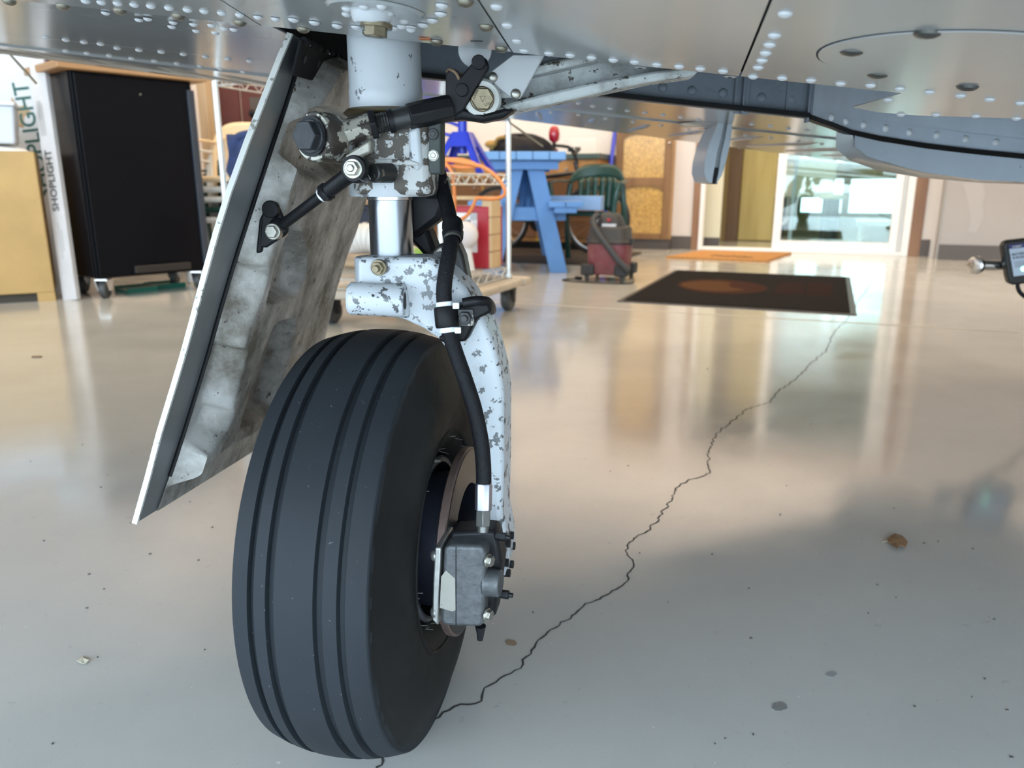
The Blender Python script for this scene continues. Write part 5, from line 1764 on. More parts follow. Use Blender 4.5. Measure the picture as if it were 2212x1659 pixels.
# ---- blue jack stands on the middle shelf
def jack_stand(name, label, base, h, rot, w=0.15):
    t = thing(name, label, 'jack stand', base, 'blue jack stands on the middle wire shelf')
    b_ = Vector(base)
    rx = RP * math.cos(rot) + RQ * math.sin(rot)
    ry = -RP * math.sin(rot) + RQ * math.cos(rot)
    hub = b_ + Vector((0, 0, h * 0.62))
    for sx in (-1, 1):
        for sy in (-1, 1):
            f_ = b_ + rx * sx * w * 0.62 + ry * sy * w * 0.5
            tpt = hub + rx * sx * 0.03 + ry * sy * 0.03
            up = (tpt - f_).normalized()
            wv_ = (rx * sx * 0.6 + ry * sy * 0.1).normalized()
            g = G().prism([f_ - rx * sx * 0.025, f_ + rx * sx * 0.008, tpt + rx * sx * 0.01, tpt - rx * sx * 0.03], ry * sy * 0.006)
            g.prism([f_ - ry * sy * 0.025, f_ + ry * sy * 0.006, tpt + ry * sy * 0.006, tpt - ry * sy * 0.03], rx * sx * 0.006)
            obj('leg', g, m_jack, t, None)
    for k in range(4):
        d1_, d2_ = [(rx, ry), (ry, rx), (rx * -1, ry), (ry * -1, rx)][k]
        q0 = b_ + d1_ * (0.05) + Vector((0, 0, h * 0.40))
        obj('web', G().prism([hub + d1_ * 0.036 - d2_ * 0.034, hub + d1_ * 0.036 + d2_ * 0.034, q0 + d1_ * 0.012 + d2_ * 0.055 , q0 + d1_ * 0.012 - d2_ * 0.055], d1_ * 0.004), m_jack, t, None)
    obj('column', G().cyl(b_ + Vector((0, 0, h * 0.3)), b_ + Vector((0, 0, h * 0.86)), 0.022, 16), m_jack, t)
    sd = G().tube(smooth_path([b_ + rx * -0.06 + Vector((0, 0, h * 0.93)), b_ + rx * -0.045 + Vector((0, 0, h * 0.86)), b_ + Vector((0, 0, h * 0.84)), b_ + rx * 0.045 + Vector((0, 0, h * 0.86)), b_ + rx * 0.06 + Vector((0, 0, h * 0.95))]), 0.02, 10)
    obj('saddle', sd, m_jack, t, 60)
    obj('ratchet_lever', G().tube(smooth_path([hub + rx * -0.02 + Vector((0, 0, 0.03)), hub + rx * -0.09 + Vector((0, 0, 0.05)), hub + rx * -0.10 + Vector((0, 0, 0.0)), hub + rx * -0.05 + Vector((0, 0, -0.015))]), 0.008, 8), m_jack, t, 60)
    obj('sticker', G().box(hub + ry * -0.0415 + Vector((0, 0, 0.075)), (0.035, 0.002, 0.04), (rx, ry, Vector((0, 0, 1)))), m_wp, t, None)
    return t


b1_ = PQ(1010, 372, 3.55)
jack_stand('jack_stand', 'blue jack stand nearest the shelf post on the middle wire shelf', W(b1_.dot(RP), 3.50, 0.681), 0.31, 0.1, 0.21)
b1_ = PQ(920, 372, 3.55)
jack_stand('jack_stand', 'blue jack stand partly hidden behind the shock strut', W(b1_.dot(RP), 3.55, 0.681), 0.32, 0.2)
t = thing('orange_cord', 'orange extension cord draped over the middle wire shelf and hanging down', 'cord', PQ(1000, 350, 3.3))
QC = 3.30
cp1 = [(930, 352), (965, 347), (1005, 352), (1045, 362), (1075, 385), (1090, 410), (1086, 424), (1060, 430), (1032, 428), (1024, 440), (1012, 462), (995, 474), (975, 472)]
obj('loop', G().tube(smooth_path([PQ(x, y, QC - 0.02) for x, y in cp1], 6), 0.0085, 8), m_cord, t, 60)
for cp in ([(945, 358), (962, 375), (966, 430), (970, 500), (980, 565), (985, 615), (978, 628)], [(962, 352), (978, 380), (982, 450), (978, 520), (988, 570), (994, 618), (985, 628)]):
    obj('strand', G().tube(smooth_path([PQ(x, y, QC - 0.03) for x, y in cp], 6), 0.0085, 8), m_cord, t, 60)
cp = [(930, 362), (960, 358), (1000, 362), (1030, 358), (1000, 346), (950, 344)]
obj('coil', G().tube(smooth_path([PQ(x, y, QC) for x, y in cp], 6), 0.0085, 8), m_cord, t, 60)
# navy jacket hung on the left front post
t = thing('navy_jacket', 'navy blue jacket hung on the corner post of the wire shelving', 'jacket', W(RP0, RQ0 - 0.05, 0.9))
random.seed(3)
jo = [(508, 298), (540, 288), (580, 286), (640, 288), (660, 330), (640, 380), (560, 375), (530, 400), (500, 392), (512, 362), (498, 340), (497, 318)]
cj = PQ(560, 335, RQ0 - 0.04)


def jk(u, v):
    x = 497 + 165 * u
    top_, bot_ = 288 + 14 * abs(u - 0.45), 350 + 48 * math.exp(-((u - 0.15) / 0.16) ** 2) + 22 * u
    y = top_ + (bot_ - top_) * v
    q = RQ0 - 0.035 - 0.035 * math.sin(PI * v) * (0.5 + 0.5 * math.sin(PI * u)) - 0.010 * math.sin(u * 26 + v * 5)
    return PQ(x, y, q)


o1 = obj('cloth', G().grid(jk, 40, 14), M('navy_cloth', (0.016, 0.028, 0.085), 0.85, var=0.3, vs=20), t, 70)
o1.modifiers.new('thick', 'SOLIDIFY').thickness = 0.02
obj('collar', G().tube(smooth_path([PQ(500, 312, RQ0 - 0.03), PQ(525, 294, RQ0 - 0.045), PQ(580, 290, RQ0 - 0.04), PQ(640, 292, RQ0 - 0.03)]), 0.022, 10), bpy.data.materials['navy_cloth'], t, 60)

# ---- blue picnic table
pt = thing('picnic_table', 'blue painted wooden picnic table with plank top and benches behind the shelving', 'table', W(-2.017, 5.247, 0))
TZ = 0.80
tf, tbx, tex, tey, to = loc_axes(-2.017, 5.247, 22)
m_bright = M('bright_blue_paint', (0.15, 0.33, 0.64), 0.45)
n = 5
for i in range(n):
    x0, x1 = -0.30 + 0.585 * i / n, -0.30 + 0.585 * (i + 1) / n
    obj('top_plank', tbx(G(), x0 + 0.002, x1 - 0.002, 0.0, 1.5, TZ, TZ + 0.056), m_bright, pt, None, 0.004)
for y in (0.06, 1.36):
    obj('top_batten', tbx(G(), -0.26, 0.235, y, y + 0.04, TZ - 0.065, TZ - 0.001), m_blue, pt, None, 0.003)
    for sx in (-1, 1):
        obj('leg', G().prism([tf(sx * 0.06 - 0.06, y + 0.042, TZ - 0.002), tf(sx * 0.06 + 0.06, y + 0.042, TZ - 0.002), tf(sx * 0.25 + 0.065, y + 0.042, 0), tf(sx * 0.25 - 0.065, y + 0.042, 0)], tey * 0.04), m_blue, pt, None, 0.003)
    obj('bench_bearer', tbx(G(), -0.42, 0.30, y + 0.083, y + 0.12, 0.375, 0.47), m_blue, pt, None, 0.003)
for sx in (-1, 1):
    obj('bench_batten', tbx(G(), sx * 0.285 - 0.08, sx * 0.285 + 0.08, -0.03, 1.45, 0.435, 0.474), m_blue, pt, None, 0.003)
    for k in range(2):
        x0 = sx * 0.285 - 0.125 + 0.125 * k
        obj('bench_plank', tbx(G(), x0 + 0.002, x0 + 0.123, -0.04, 1.5, 0.475, 0.515), m_blue, pt, None, 0.003)
obj('brace', G().prism([tf(-0.04, 0.15, 0.42), tf(0.04, 0.15, 0.42), tf(0.04, 0.6, TZ - 0.002), tf(-0.04, 0.6, TZ - 0.002)], tex * 0.04), m_blue, pt, None)
ZT = TZ + 0.057
t = thing('duffel_bag', 'slumped black and brown bag heaped on the blue picnic table', 'bag', W(-2.15, 5.6, ZT))
random.seed(9)
cbg = PQ(1122, 320, 5.62)
bmap = M('black_nylon', (0.009, 0.008, 0.011), 0.6, spec=0.2, var=0.4, vs=9)


def bag(u, v):
    th = 2 * PI * u
    ph = PI * 0.5 * v
    r = 1 + 0.10 * math.sin(3 * th + 1) + 0.08 * math.sin(7 * th + 4 * v)
    h = (1 + 0.12 * math.sin(2 * th + 0.6)) * math.sin(ph)
    return Vector((cbg.x, cbg.y, ZT + 0.001)) + RP * (0.23 * r * math.cos(ph) ** 0.7 * math.cos(th)) + RQ * (0.2 * r * math.cos(ph) ** 0.7 * math.sin(th)) + Vector((0, 0, 0.13 * h))


obj('body', G().grid(bag, 40, 12), bmap, t, 60)
m_och = M('ochre_lining', (0.36, 0.20, 0.05), 0.8)
obj('strap', G().tube(smooth_path([PQ(1062, 322, 5.46), PQ(1075, 300, 5.44), PQ(1090, 296, 5.42)]), 0.012, 8), m_och, t, 60)
obj('end_flap', G().ball(PQ(1062, 312, 5.47), 1.0, 14, 10, (0.05, 0.05, 0.03)), m_och, t, 60)
lp = PQ(1197, 300, 5.72)
t = thing('red_lantern', 'small red glass lantern on the end of the blue picnic table', 'lantern', (lp.x, lp.y, ZT))
obj('base', G().cyl((lp.x, lp.y, ZT), (lp.x, lp.y, ZT + 0.035), 0.035, 18, 0.028), M('dark_red_base', (0.12, 0.01, 0.015), 0.3), t)
obj('neck', G().cyl((lp.x, lp.y, ZT + 0.035), (lp.x, lp.y, ZT + 0.085), 0.014, 12), m_black, t)
obj('globe', G().lathe((lp.x, lp.y, ZT + 0.08), ZV, [(0.018, 0), (0.038, 0.02), (0.042, 0.06), (0.034, 0.10), (0.02, 0.115), (0.001, 0.118)], 22), M('red_glass', (0.35, 0.005, 0.02), 0.08, spec=0.8), t, 60)

# ---- bicycle behind the table
by = thing('bicycle', 'black bicycle leaning behind the blue picnic table', 'bicycle', W(-2.2, 7.0, 0))
BQ = 7.02
m_bike = M('black_bike_paint', (0.012, 0.012, 0.016), 0.3)
m_tyre = M('bike_tyre', (0.02, 0.02, 0.02), 0.7)
cpw = [PQ(1128, 520, BQ).dot(RP), PQ(1275, 520, BQ).dot(RP)]
wr_ = 0.315
cpw[0] = PQ(1078, 520, BQ).dot(RP)
wc = [W(cpw[0], BQ, wr_), W(cpw[0] + 0.98, BQ, wr_)]
for c in wc:
    hoop = [c + RP * math.cos(2 * PI * k / 40) * (wr_ - 0.02) + ZV * math.sin(2 * PI * k / 40) * (wr_ - 0.02) for k in range(40)]
    w1_ = obj('wheel', G().tube(hoop, 0.02, 8, closed=True), m_tyre, by, 60)
    hoop = [c + RP * math.cos(2 * PI * k / 40) * (wr_ - 0.045) + ZV * math.sin(2 * PI * k / 40) * (wr_ - 0.045) for k in range(40)]
    g = G().tube(hoop, 0.008, 6, closed=True)
    obj('wheel_rim', g, m_steel, w1_, 60)
    g = G().cyl(c - RQ * 0.04, c + RQ * 0.04, 0.02, 12)
    for k in range(20):
        th = 2 * PI * k / 20
        g.cyl(c, c + (RP * math.cos(th) + ZV * math.sin(th)) * (wr_ - 0.045), 0.0012, 4)
    obj('spoke', g, m_steel, w1_, 40, kind='stuff')
bb = wc[0] * 0.58 + wc[1] * 0.42 + ZV * -0.03
seatt = bb + RP * -0.16 + ZV * 0.50
head = wc[1] + RP * -0.20 + ZV * 0.42
headl = wc[1] + RP * -0.15 + ZV * 0.28
for nm, a, b2, r in [('down_tube', bb, headl, 0.026), ('top_tube', bb + RP * -0.12 + ZV * 0.40, head, 0.02), ('seat_tube', bb, seatt, 0.016), ('chain_stay', bb, wc[0], 0.011), ('seat_stay', bb + RP * -0.12 + ZV * 0.40, wc[0], 0.009), ('head_tube', headl, head + RP * -0.02 + ZV * 0.1, 0.02), ('fork_blade', headl, wc[1], 0.014)]:
    obj(nm, G().cyl(a, b2, r, 12), m_bike, by)
obj('white_decal', G().cyl(bb + (headl - bb) * 0.3 - RQ * 0.003, bb + (headl - bb) * 0.75 - RQ * 0.003, 0.0262, 12), m_wp, by)
obj('saddle', G().ball(seatt + ZV * 0.02, 1, 14, 10, (0.13, 0.06, 0.03)), m_bike, by, 60)
obj('crank', G().cyl(bb - RQ * 0.05, bb + RQ * 0.05, 0.02, 12).cyl(bb - RQ * 0.05, bb - RQ * 0.05 + Vector((0.05, 0, -0.16)), 0.012, 8), m_steel, by)
obj('chain_ring', G().lathe(bb - RQ * 0.035, RQ, [(0.03, 0), (0.085, 0), (0.085, 0.005), (0.03, 0.005)], 28, True), m_black, by, 40)
hbt = head + RP * -0.03 + ZV * 0.18
obj('handlebar', G().tube(smooth_path([hbt - RQ * 0.30 + RP * -0.08 + ZV * 0.05, hbt - RQ * 0.16 + ZV * 0.04, hbt - RQ * 0.04, hbt + RQ * 0.04, hbt + RQ * 0.16 + ZV * 0.04, hbt + RQ * 0.30 + RP * -0.08 + ZV * 0.05]), 0.014, 10), m_black, by, 60)
obj('stem', G().cyl(head + ZV * 0.08, hbt, 0.016, 10), m_black, by)
obj('brake_lever', G().tube(smooth_path([hbt - RQ * 0.18 + ZV * 0.03, hbt - RQ * 0.2 + RP * 0.08, hbt - RQ * 0.28 + RP * 0.08 + ZV * -0.03]), 0.008, 8).box(hbt - RQ * 0.17 + RP * 0.02 + ZV * 0.02, (0.05, 0.03, 0.04)), m_black, by, 60)
obj('pedal', G().box(bb - RQ * 0.09 + Vector((0.05, 0, -0.16)), (0.09, 0.06, 0.02)), M('yellow_pedal', (0.55, 0.38, 0.03), 0.4), by, None)
t = thing('dark_floor_mat', 'dark brown rubber mat on the floor under the picnic table and bicycle', 'mat', W(-2.2, 6.2, 0))
obj('pad', G().rbox(-3.0, -1.62, 6.05, 7.3, 0, 0.012), M('dark_brown_rubber', (0.035, 0.026, 0.022), 0.7), t, None)
obj('edge', G().rbox(-3.02, -1.60, 6.03, 6.05, 0, 0.009), m_black, t, None)

# ---- counter along the back wall
cn = thing('base_counter', 'orange-brown wooden counter with a dark green top along the back wall', 'counter', W(-3, 7.6, 0))
m_orwood = wood('orange_oak', (0.36, 0.17, 0.05), (0.46, 0.24, 0.08), (9, 9, 1.2))
ce = PQ(1296, 345, 7.35).dot(RP)
obj('carcass', G().rbox(-4.6, ce - 0.03, 7.37, 7.93, 0.08, 0.87), m_orwood, cn, None, 0.003)
obj('countertop', G().rbox(-4.65, ce, 7.34, 7.94, 0.87, 0.92), M('green_laminate', (0.055, 0.085, 0.075), 0.35), cn, None, 0.004)
for k in range(4):
    p1 = ce - 0.05 - 0.60 * k
    dr_ = obj('drawer', G().rbox(p1 - 0.56, p1, 7.352, 7.37, 0.70, 0.85), m_orwood, cn, None, 0.004)
    obj('knob', G().cyl(W(p1 - 0.28, 7.352, 0.775), W(p1 - 0.28, 7.33, 0.775), 0.014, 12), m_bolt, dr_)
    dr_ = obj('door', G().rbox(p1 - 0.56, p1, 7.352, 7.37, 0.12, 0.685), M('dark_orange_oak', (0.16, 0.075, 0.03), 0.5) if k == 0 else bpy.data.materials['dark_orange_oak'], cn, None, 0.004)
    obj('knob', G().cyl(W(p1 - 0.06, 7.352, 0.6), W(p1 - 0.06, 7.33, 0.6), 0.014, 12), m_bolt, dr_)
t = thing('wire_basket', 'white wire basket standing on the dark green countertop', 'basket', W(-2.3, 7.6, 0.92))
a, b2 = PQ(1218, 318, 7.5).dot(RP), PQ(1290, 318, 7.5).dot(RP)
g = G()
for k in range(13):
    p = a + (b2 - a) * k / 12
    g.cyl(W(p, 7.45, 0.922), W(p, 7.45, 1.06), 0.0022, 4)
    g.cyl(W(p, 7.70, 0.922), W(p, 7.70, 1.06), 0.0022, 4)
    g.cyl(W(p, 7.45, 0.923), W(p, 7.70, 0.923), 0.0022, 4)
for k in range(6):
    z_ = 0.925 + 0.134 * k / 5
    g.tube([W(a, 7.45, z_), W(b2, 7.45, z_), W(b2, 7.70, z_), W(a, 7.70, z_)], 0.0022, 4, closed=True)
obj('wire_mesh', g, m_wp, t, 40, kind='stuff')
obj('rim', G().tube([W(a, 7.45, 1.06), W(b2, 7.45, 1.06), W(b2, 7.70, 1.06), W(a, 7.70, 1.06)], 0.004, 6, closed=True), m_wp, t, 40)
t = thing('blue_pole', 'blue broom handle leaning on the back wall between counter and cupboard', 'broom', W(-2.1, 7.6, 0))
f1, f2 = PQ(1312, 420, 7.55), PQ(1328, 288, 7.80)
dv = (f2 - f1)
bot = f1 - dv * (f1.z / dv.z)
obj('handle', G().cyl(bot + dv * 0.05, f2 + dv * 0.15, 0.022, 12), m_jack, t)
obj('brush_head', G().box(bot + Vector((0, 0, 0.04)), (0.16, 0.05, 0.05), (RP, RQ, ZV)), m_black, t, None, 0.006)
obj('bristle', G().box(bot + Vector((0, 0, 0.0075)), (0.15, 0.04, 0.015), (RP, RQ, ZV)), M('grey_bristle', (0.2, 0.2, 0.2), 0.9), t, None, kind='stuff')

# ---- tall cupboard with arched amber panels
cu = thing('tall_cupboard', 'narrow brown wooden cupboard with arched amber panels against the back wall', 'cupboard', W(-1.75, 7.85, 0))
m_oakd = wood('brown_oak', (0.17, 0.085, 0.032), (0.25, 0.135, 0.055), (9, 9, 1.0))
m_amber = M('amber_textured_glass', (0.50, 0.31, 0.095), 0.25, var=0.35, vs=38, bump=0.5, bs=60)
C0, C1, CQ = -2.03, -1.47, 7.78
obj('carcass', G().rbox(C0, C1, CQ + 0.02, QB - 0.001, 0.10, 2.1), wood('tan_oak_side', (0.36, 0.22, 0.10), (0.44, 0.28, 0.13), (9, 9, 1)), cu, None)
obj('toe_kick', G().rbox(C0, C1, CQ + 0.03, QB - 0.001, 0, 0.10), m_base, cu, None)
zr = [PQ(1415, y, CQ).z for y in (520, 412, 398)]
dr_ = node('door', cu)
for a, b2, z0, z1 in [(C0, C0 + 0.075, 0.105, 2.09), (C1 - 0.075, C1, 0.105, 2.09), (C0 + 0.075, C1 - 0.075, 0.105, 0.16), (C0 + 0.075, C1 - 0.075, 0.62, 0.70), (C0 + 0.075, C1 - 0.075, 1.12, 1.25), (C0 + 0.075, C1 - 0.075, 1.95, 2.09)]:
    obj('door_frame', G().rbox(a, b2, CQ, CQ + 0.02, z0, z1), m_oakd, dr_, None, 0.003)
for z0, z1 in [(0.16, 0.62), (0.70, 1.12), (1.25, 1.95)]:
    a, b2 = C0 + 0.075, C1 - 0.075
    obj('amber_panel', G().rbox(a, b2, CQ + 0.010, CQ + 0.018, z0, z1), m_amber, dr_, None)
    arc = [W(a, CQ + 0.001, z1)] + [W(a + (b2 - a) * k / 12, CQ + 0.001, z1 - 0.055 + 0.05 * math.sin(PI * k / 12) ** 0.6) for k in range(13)] + [W(b2, CQ + 0.001, z1)]
    obj('arch_rail', G().prism(arc, RQ * 0.012), m_oakd, dr_, None)
obj('door_knob', G().ball(W(C1 - 0.03, CQ - 0.014, 1.02), 0.013, 12, 8), m_chrome, dr_, 60)

# ---- shop vacuum
f, bx, ex, ey, o = loc_axes(-1.36, 5.14, 0)
vc = thing('shop_vacuum', 'dusty red and black shop vacuum with its hose laid down the front', 'vacuum cleaner', o)
m_vred = M('dusty_red_tank', (0.20, 0.045, 0.055), 0.5, var=0.15, vs=12, dirt=((0.24, 0.13, 0.12), 0.45, 0.8, 9))
m_vblk = M('dusty_black_plastic', (0.026, 0.025, 0.026), 0.55, var=0.25, vs=14)


def rsq(hw, z, n=4.0, seg=32):
    out = []
    for k in range(seg):
        th = 2 * PI * k / seg
        c_, s_ = math.cos(th), math.sin(th)
        out.append(f(hw * math.copysign(abs(c_) ** (2 / n), c_), hw * math.copysign(abs(s_) ** (2 / n), s_), z))
    return out


def loft(rings):
    g = G()
    n = len(rings[0])
    vs = sum(rings, [])
    fs = [(i * n + k, i * n + (k + 1) % n, (i + 1) * n + (k + 1) % n, (i + 1) * n + k) for i in range(len(rings) - 1) for k in range(n)]
    fs += [tuple(range(n - 1, -1, -1)), tuple((len(rings) - 1) * n + k for k in range(n))]
    return g.add(vs, fs)


obj('tank', loft([rsq(0.118, 0.045), rsq(0.130, 0.055), rsq(0.136, 0.15), rsq(0.139, 0.255)]), m_vred, vc, 50)
obj('lid', loft([rsq(0.146, 0.250), rsq(0.148, 0.262), rsq(0.135, 0.275), rsq(0.130, 0.345), rsq(0.118, 0.36)]), m_vblk, vc, 50)
obj('motor_head', loft([rsq(0.095, 0.355, 3), rsq(0.09, 0.38, 3), rsq(0.075, 0.42, 3), rsq(0.055, 0.445, 3)]), m_vblk, vc, 50)
obj('grey_band', G().prism([f(-0.035, -0.10, 0.362), f(0.06, -0.10, 0.362), f(0.06, -0.095, 0.38), f(-0.035, -0.095, 0.38)], ey * 0.02), M('silver_plastic', (0.5, 0.5, 0.52), 0.3), vc, None)
obj('power_switch', G().box(f(0.01, -0.093, 0.405), (0.02, 0.012, 0.014), (ex, ey, ZV)), M('red_switch', (0.6, 0.02, 0.03), 0.4), vc, None)
for sx in (-1, 1):
    obj('latch', bx(G(), sx * 0.15 - 0.012, sx * 0.15 + 0.012, -0.03, 0.03, 0.24, 0.28), m_vblk, vc, None, 0.004)
    ft_ = obj('foot_dolly', bx(G(), sx * 0.115 - 0.045, sx * 0.115 + 0.045, -0.155, -0.06, 0.04, 0.115), m_vblk, vc, None, 0.01)
    caster('caster', f(sx * 0.12, -0.13), 0.022, vc, m_vblk)
    ft_ = obj('foot_dolly', bx(G(), sx * 0.115 - 0.045, sx * 0.115 + 0.045, 0.06, 0.155, 0.04, 0.115), m_vblk, vc, None, 0.01)
    caster('caster', f(sx * 0.12, 0.13), 0.022, vc, m_vblk)
hz_ = [f(-0.065, -0.09, 0.44), f(-0.085, -0.13, 0.40), f(-0.05, -0.17, 0.335), f(0.03, -0.18, 0.24), f(0.10, -0.18, 0.155), f(0.155, -0.175, 0.10), f(0.165, -0.17, 0.085)]
pth = smooth_path(hz_, 14)
obj('vacuum_hose', G().tube(pth, [0.021 + (0.002 if k % 3 == 0 else 0) for k in range(len(pth))], 12), M('hose_grey', (0.035, 0.035, 0.037), 0.5), vc, 30)
obj('cord', G().tube(smooth_path([f(0.15, -0.05, 0.10), f(0.19, -0.10, 0.03), f(0.19, -0.19, 0.006), f(0.0, -0.24, 0.006), f(-0.20, -0.22, 0.006), f(-0.28, -0.17, 0.006), f(-0.25, -0.10, 0.006), f(-0.20, -0.09, 0.008)], 8), 0.0042, 8), m_blackrub, vc, 60)
obj('plug', G().box(f(-0.19, -0.09, 0.013), (0.05, 0.022, 0.022), (ex, ey, ZV)), m_blackrub, vc, None, 0.004)

# ---- mats
mt = thing('entrance_mat', 'large dark floor mat with a faded red and orange emblem', 'mat', W(-0.45, 5.0, 0))
m_mat = M('charcoal_mat_pile', (0.012, 0.010, 0.010), 1.0, spec=0.1, var=0.25, vs=60, bump=0.5, bs=400, chips=((0.16, 0.15, 0.14), 0.80, 120, 0, 0.9))
ML, MR, MB_, MT = -1.05, 0.17, 4.16, 5.89
obj('pile', G().rbox(ML + 0.03, MR - 0.03, MB_ + 0.03, MT - 0.03, 0.0, 0.009), m_mat, mt, None)
g = G()
for a in ((ML, MR, MB_, MB_ + 0.03), (ML, MR, MT - 0.03, MT), (ML, ML + 0.03, MB_ + 0.03, MT - 0.03), (MR - 0.03, MR, MB_ + 0.03, MT - 0.03)):
    g.rbox(*a, 0, 0.005)
obj('rubber_border', g, M('mat_border', (0.035, 0.030, 0.028), 0.5), mt, None)


def flat_patch(name, pts, mat_, z, parent):
    return obj(name, G().prism([PZ(x, y, z) for x, y in pts], (0, 0, 0.0004)), mat_, parent, None)


def ell(cx, cy, rx, ry, n=28, tilt=0.0):
    return [(cx + rx * math.cos(2 * PI * k / n) + 0, cy + ry * math.sin(2 * PI * k / n) + tilt * rx * math.cos(2 * PI * k / n)) for k in range(n)]


m_e1 = M('faded_rust_print', (0.040, 0.015, 0.010), 1.0, spec=0.1)
m_e2 = M('faded_orange_print', (0.075, 0.034, 0.015), 1.0, spec=0.1)
m_e3 = M('faded_red_print', (0.022, 0.009, 0.009), 1.0, spec=0.1)
flat_patch('emblem', ell(1560, 619, 97, 15, tilt=0.045), m_e1, 0.009, mt)
flat_patch('emblem', ell(1543, 618, 72, 11, tilt=0.045), m_e2, 0.0095, mt)
flat_patch('emblem', ell(1610, 618, 36, 7, tilt=0.08), m_e1, 0.010, mt)
for pts in ([(1680, 612), (1735, 610), (1738, 636), (1672, 634)], [(1745, 610), (1800, 612), (1795, 641), (1742, 638)]):
    flat_patch('emblem', pts, m_e3, 0.009, mt)
mt2 = thing('coir_doormat', 'orange-brown coir doormat in front of the sliding glass door', 'mat', W(-0.8, 7.3, 0))
cp = [PZ(1438, 558), PZ(1516, 543.5), PZ(1710, 548.5), PZ(1655, 567)]
obj('coir', G().prism([c + Vector((0, 0, 0.0)) for c in cp], (0, 0, 0.016)), M('orange_coir', (0.42, 0.20, 0.06), 0.95, var=0.3, vs=60, bump=0.6, bs=300), mt2, None)
random.seed(6)
g = G()
for k in range(16):
    x = 1540 + 5.5 * k
    y = 550 + 0.055 * (x - 1516) + random.uniform(-1.2, 1.2)
    c = PZ(x, y, 0.0165)
    g.box(c, (random.uniform(0.02, 0.035), random.uniform(0.05, 0.12), 0.0008), (RP, RQ, ZV))
obj('worn_lettering', g, M('worn_dark_lettering', (0.10, 0.055, 0.025), 0.95), mt2, None)

# ---- battery charger on its chrome stand at the right
DY = 2.40
sd = thing('chrome_stand', 'chrome tube stand whose disc-ended bar carries the battery charger', 'stand', PY(2290, 900, DY) * 1)
base = PY(2480, 600, DY + 0.03)
bl_ = PY(2108, 573, DY + 0.03)
sd.location = (base.x, base.y, 0)
bar_d = (Vector((base.x, base.y, bl_.z)) - bl_)
obj('bar', G().cyl(bl_, bl_ + bar_d, 0.0165, 22), m_chrome, sd)
obj('end_disc', G().lathe(bl_, (-1, -0.35, 0.03), [(0.012, -0.03), (0.02, -0.012), (0.0285, -0.006), (0.0285, 0.004), (0.026, 0.006), (0.0001, 0.006)], 30), m_chrome, sd, 40)
obj('label_tab', G().box(bl_ + bar_d * 0.2 + Vector((0, -0.002, 0.019)), (0.026, 0.012, 0.007)), m_wp, sd, None, 0.002)
obj('upright', G().cyl((base.x, base.y, 0.03), (base.x, base.y, 0.62), 0.018, 18), m_chrome, sd)
obj('foot', G().cyl((base.x, base.y, 0), (base.x, base.y, 0.03), 0.16, 28, 0.13), m_black, sd)
ch = thing('battery_charger', 'black battery charger with a lit printed label hanging on the chrome stand', 'charger', PY(2230, 565, DY))
cw_ = lambda x, y, dy=0.0: PY(x, y, DY - 0.02 + dy)
shell = [(2168, 532), (2172, 523), (2182, 519), (2262, 510), (2276, 514), (2280, 590), (2272, 606), (2190, 616), (2182, 612), (2178, 600)]
obj('case', G().prism([cw_(x, y) for x, y in shell], (0.004, 0.032, 0.0)), M('black_charger_case', (0.012, 0.013, 0.013), 0.4), ch, None, 0.006, segs=3)
lab_ = [(2179, 531), (2262, 521), (2268, 588), (2190, 597)]
fpts = [cw_(x, y, -0.001) for x, y in lab_]
obj('label', G().prism(fpts, (0, 0.0008, 0)), M('pale_blue_label', (0.62, 0.70, 0.82), 0.35), ch, None)
hd_ = [(2179, 529), (2262, 519), (2263, 528), (2180, 538)]
obj('label_header', G().prism([cw_(x, y, -0.0018) for x, y in hd_], (0, 0.0008, 0)), M('navy_header', (0.05, 0.05, 0.20), 0.35), ch, None)
xd = (fpts[1] - fpts[0]).normalized()
yd = (fpts[0] - fpts[3])
yd = (yd - xd * yd.dot(xd)).normalized()
o_ = cw_(2186, 536, -0.002)
lettering('lettering', 'SUBMIT', 0.0085, cw_(2187, 535.5, -0.0028), xd, yd, m_wp, ch, 0.0002)
lettering('lettering', 'BATTERY MAI', 0.0100, cw_(2186, 552.5, -0.0022), xd, yd, m_tblack, ch, 0.0002)
lettering('lettering', '& FLOAT CHA', 0.0100, cw_(2188, 559.5, -0.0022), xd, yd, m_tblack, ch, 0.0002)
g = G()
for k in range(4):
    a = cw_(2189 + 0.6 * k, 567 + 3.5 * k, -0.0020)
    g.box(a + xd * 0.05, (0.095, 0.0008, 0.0022), (xd, xd.cross(yd), yd))
obj('small_print', g, M('grey_small_print', (0.35, 0.38, 0.42), 0.5), ch, None, kind='stuff')
obj('indicator_lamp', G().dome(cw_(2211, 580, -0.001), (0, -1, 0), 0.008, 0.003, 14), emitter('green_lamp', (0.25, 1.0, 0.65), 6.0), ch)
obj('cable', G().tube(smooth_path([cw_(2198, 612, 0.015), cw_(2199, 622, 0.012), cw_(2204, 632, 0.01), cw_(2216, 642, 0.01), cw_(2240, 655, 0.01), cw_(2270, 690, 0.01), Vector((base.x - 0.10, base.y - 0.10, 0.10)), Vector((base.x - 0.03, base.y - 0.19, 0.008)), Vector((base.x + 0.15, base.y - 0.2, 0.007))]), 0.0062, 10), m_blackrub, ch, 60)
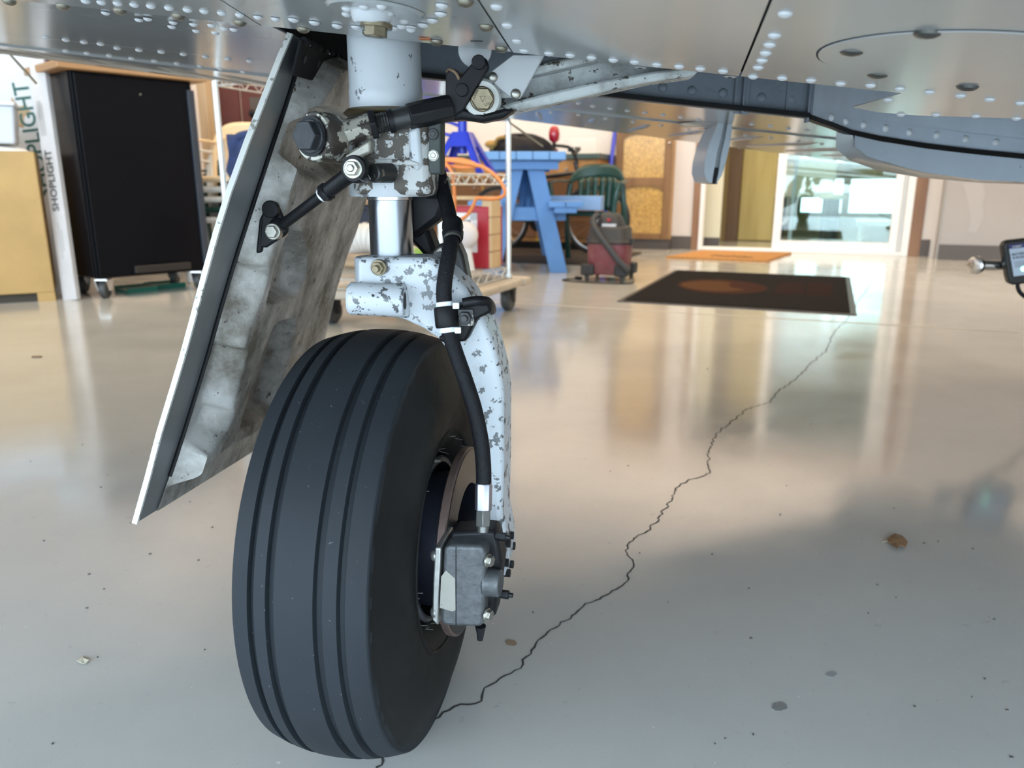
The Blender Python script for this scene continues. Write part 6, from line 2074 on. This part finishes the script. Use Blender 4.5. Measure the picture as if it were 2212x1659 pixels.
obj('hanger', G().box(cw_(2235, 563, 0.035), (0.05, 0.012, 0.045)), m_black, ch, None)

# ---- leaf and chip on the floor
lc = PZ(1937, 1174, 0)
t = thing('dry_leaf', 'curled dry brown leaf on the floor to the right of the wheel', 'leaf', lc)
random.seed(12)
lo_ = [(1915, 1168), (1925, 1162), (1933, 1158), (1948, 1160), (1957, 1168), (1960, 1175), (1955, 1186), (1945, 1184), (1937, 1190), (1928, 1184), (1920, 1178)]
ring = [PZ(x, y, 0) + Vector((0, 0, random.uniform(0.001, 0.006))) for x, y in lo_]
vs = [lc + Vector((0.001, 0.002, 0.008))] + ring
g = G().add(vs, [(0, i + 1, (i + 1) % len(ring) + 1) for i in range(len(ring))])
o1 = obj('blade', g, M('dry_leaf_brown', (0.22, 0.12, 0.055), 0.7, var=0.5, vs=120), t, None)
o1.modifiers.new('thick', 'SOLIDIFY').thickness = 0.0012
obj('stem', G().tube([lc + Vector((-0.004, 0, 0.006)), lc + Vector((-0.016, 0.004, 0.003)), lc + Vector((-0.024, 0.004, 0.001))], 0.0008, 5), M('leaf_stem', (0.4, 0.32, 0.2), 0.7), t)
lc = PZ(180, 1428, 0)
t = thing('paper_scrap', 'tiny pale scrap of peeled paint lying on the floor left of the wheel', 'scrap', lc)
ring = [PZ(x, y, 0.0008) + Vector((0, 0, random.uniform(0.0, 0.003))) for x, y in [(166, 1430), (172, 1423), (181, 1420), (191, 1424), (193, 1430), (184, 1435), (173, 1435)]]
o1 = obj('flake', G().add([lc + Vector((0, 0, 0.004))] + ring, [(0, i + 1, (i + 1) % len(ring) + 1) for i in range(len(ring))]), M('pale_flake', (0.58, 0.52, 0.40), 0.6, var=0.3, vs=200), t, None)
o1.modifiers.new('thick', 'SOLIDIFY').thickness = 0.0008
lc = PZ(80, 772, 0)
t = thing('wood_chip', 'thin brown wood chip on the floor below the black cabinet', 'chip', lc)
obj('chip', G().box(lc + Vector((0, 0, 0.003)), (0.035, 0.012, 0.005)), M('chip_brown', (0.20, 0.12, 0.06), 0.8), t, None, 0.001)
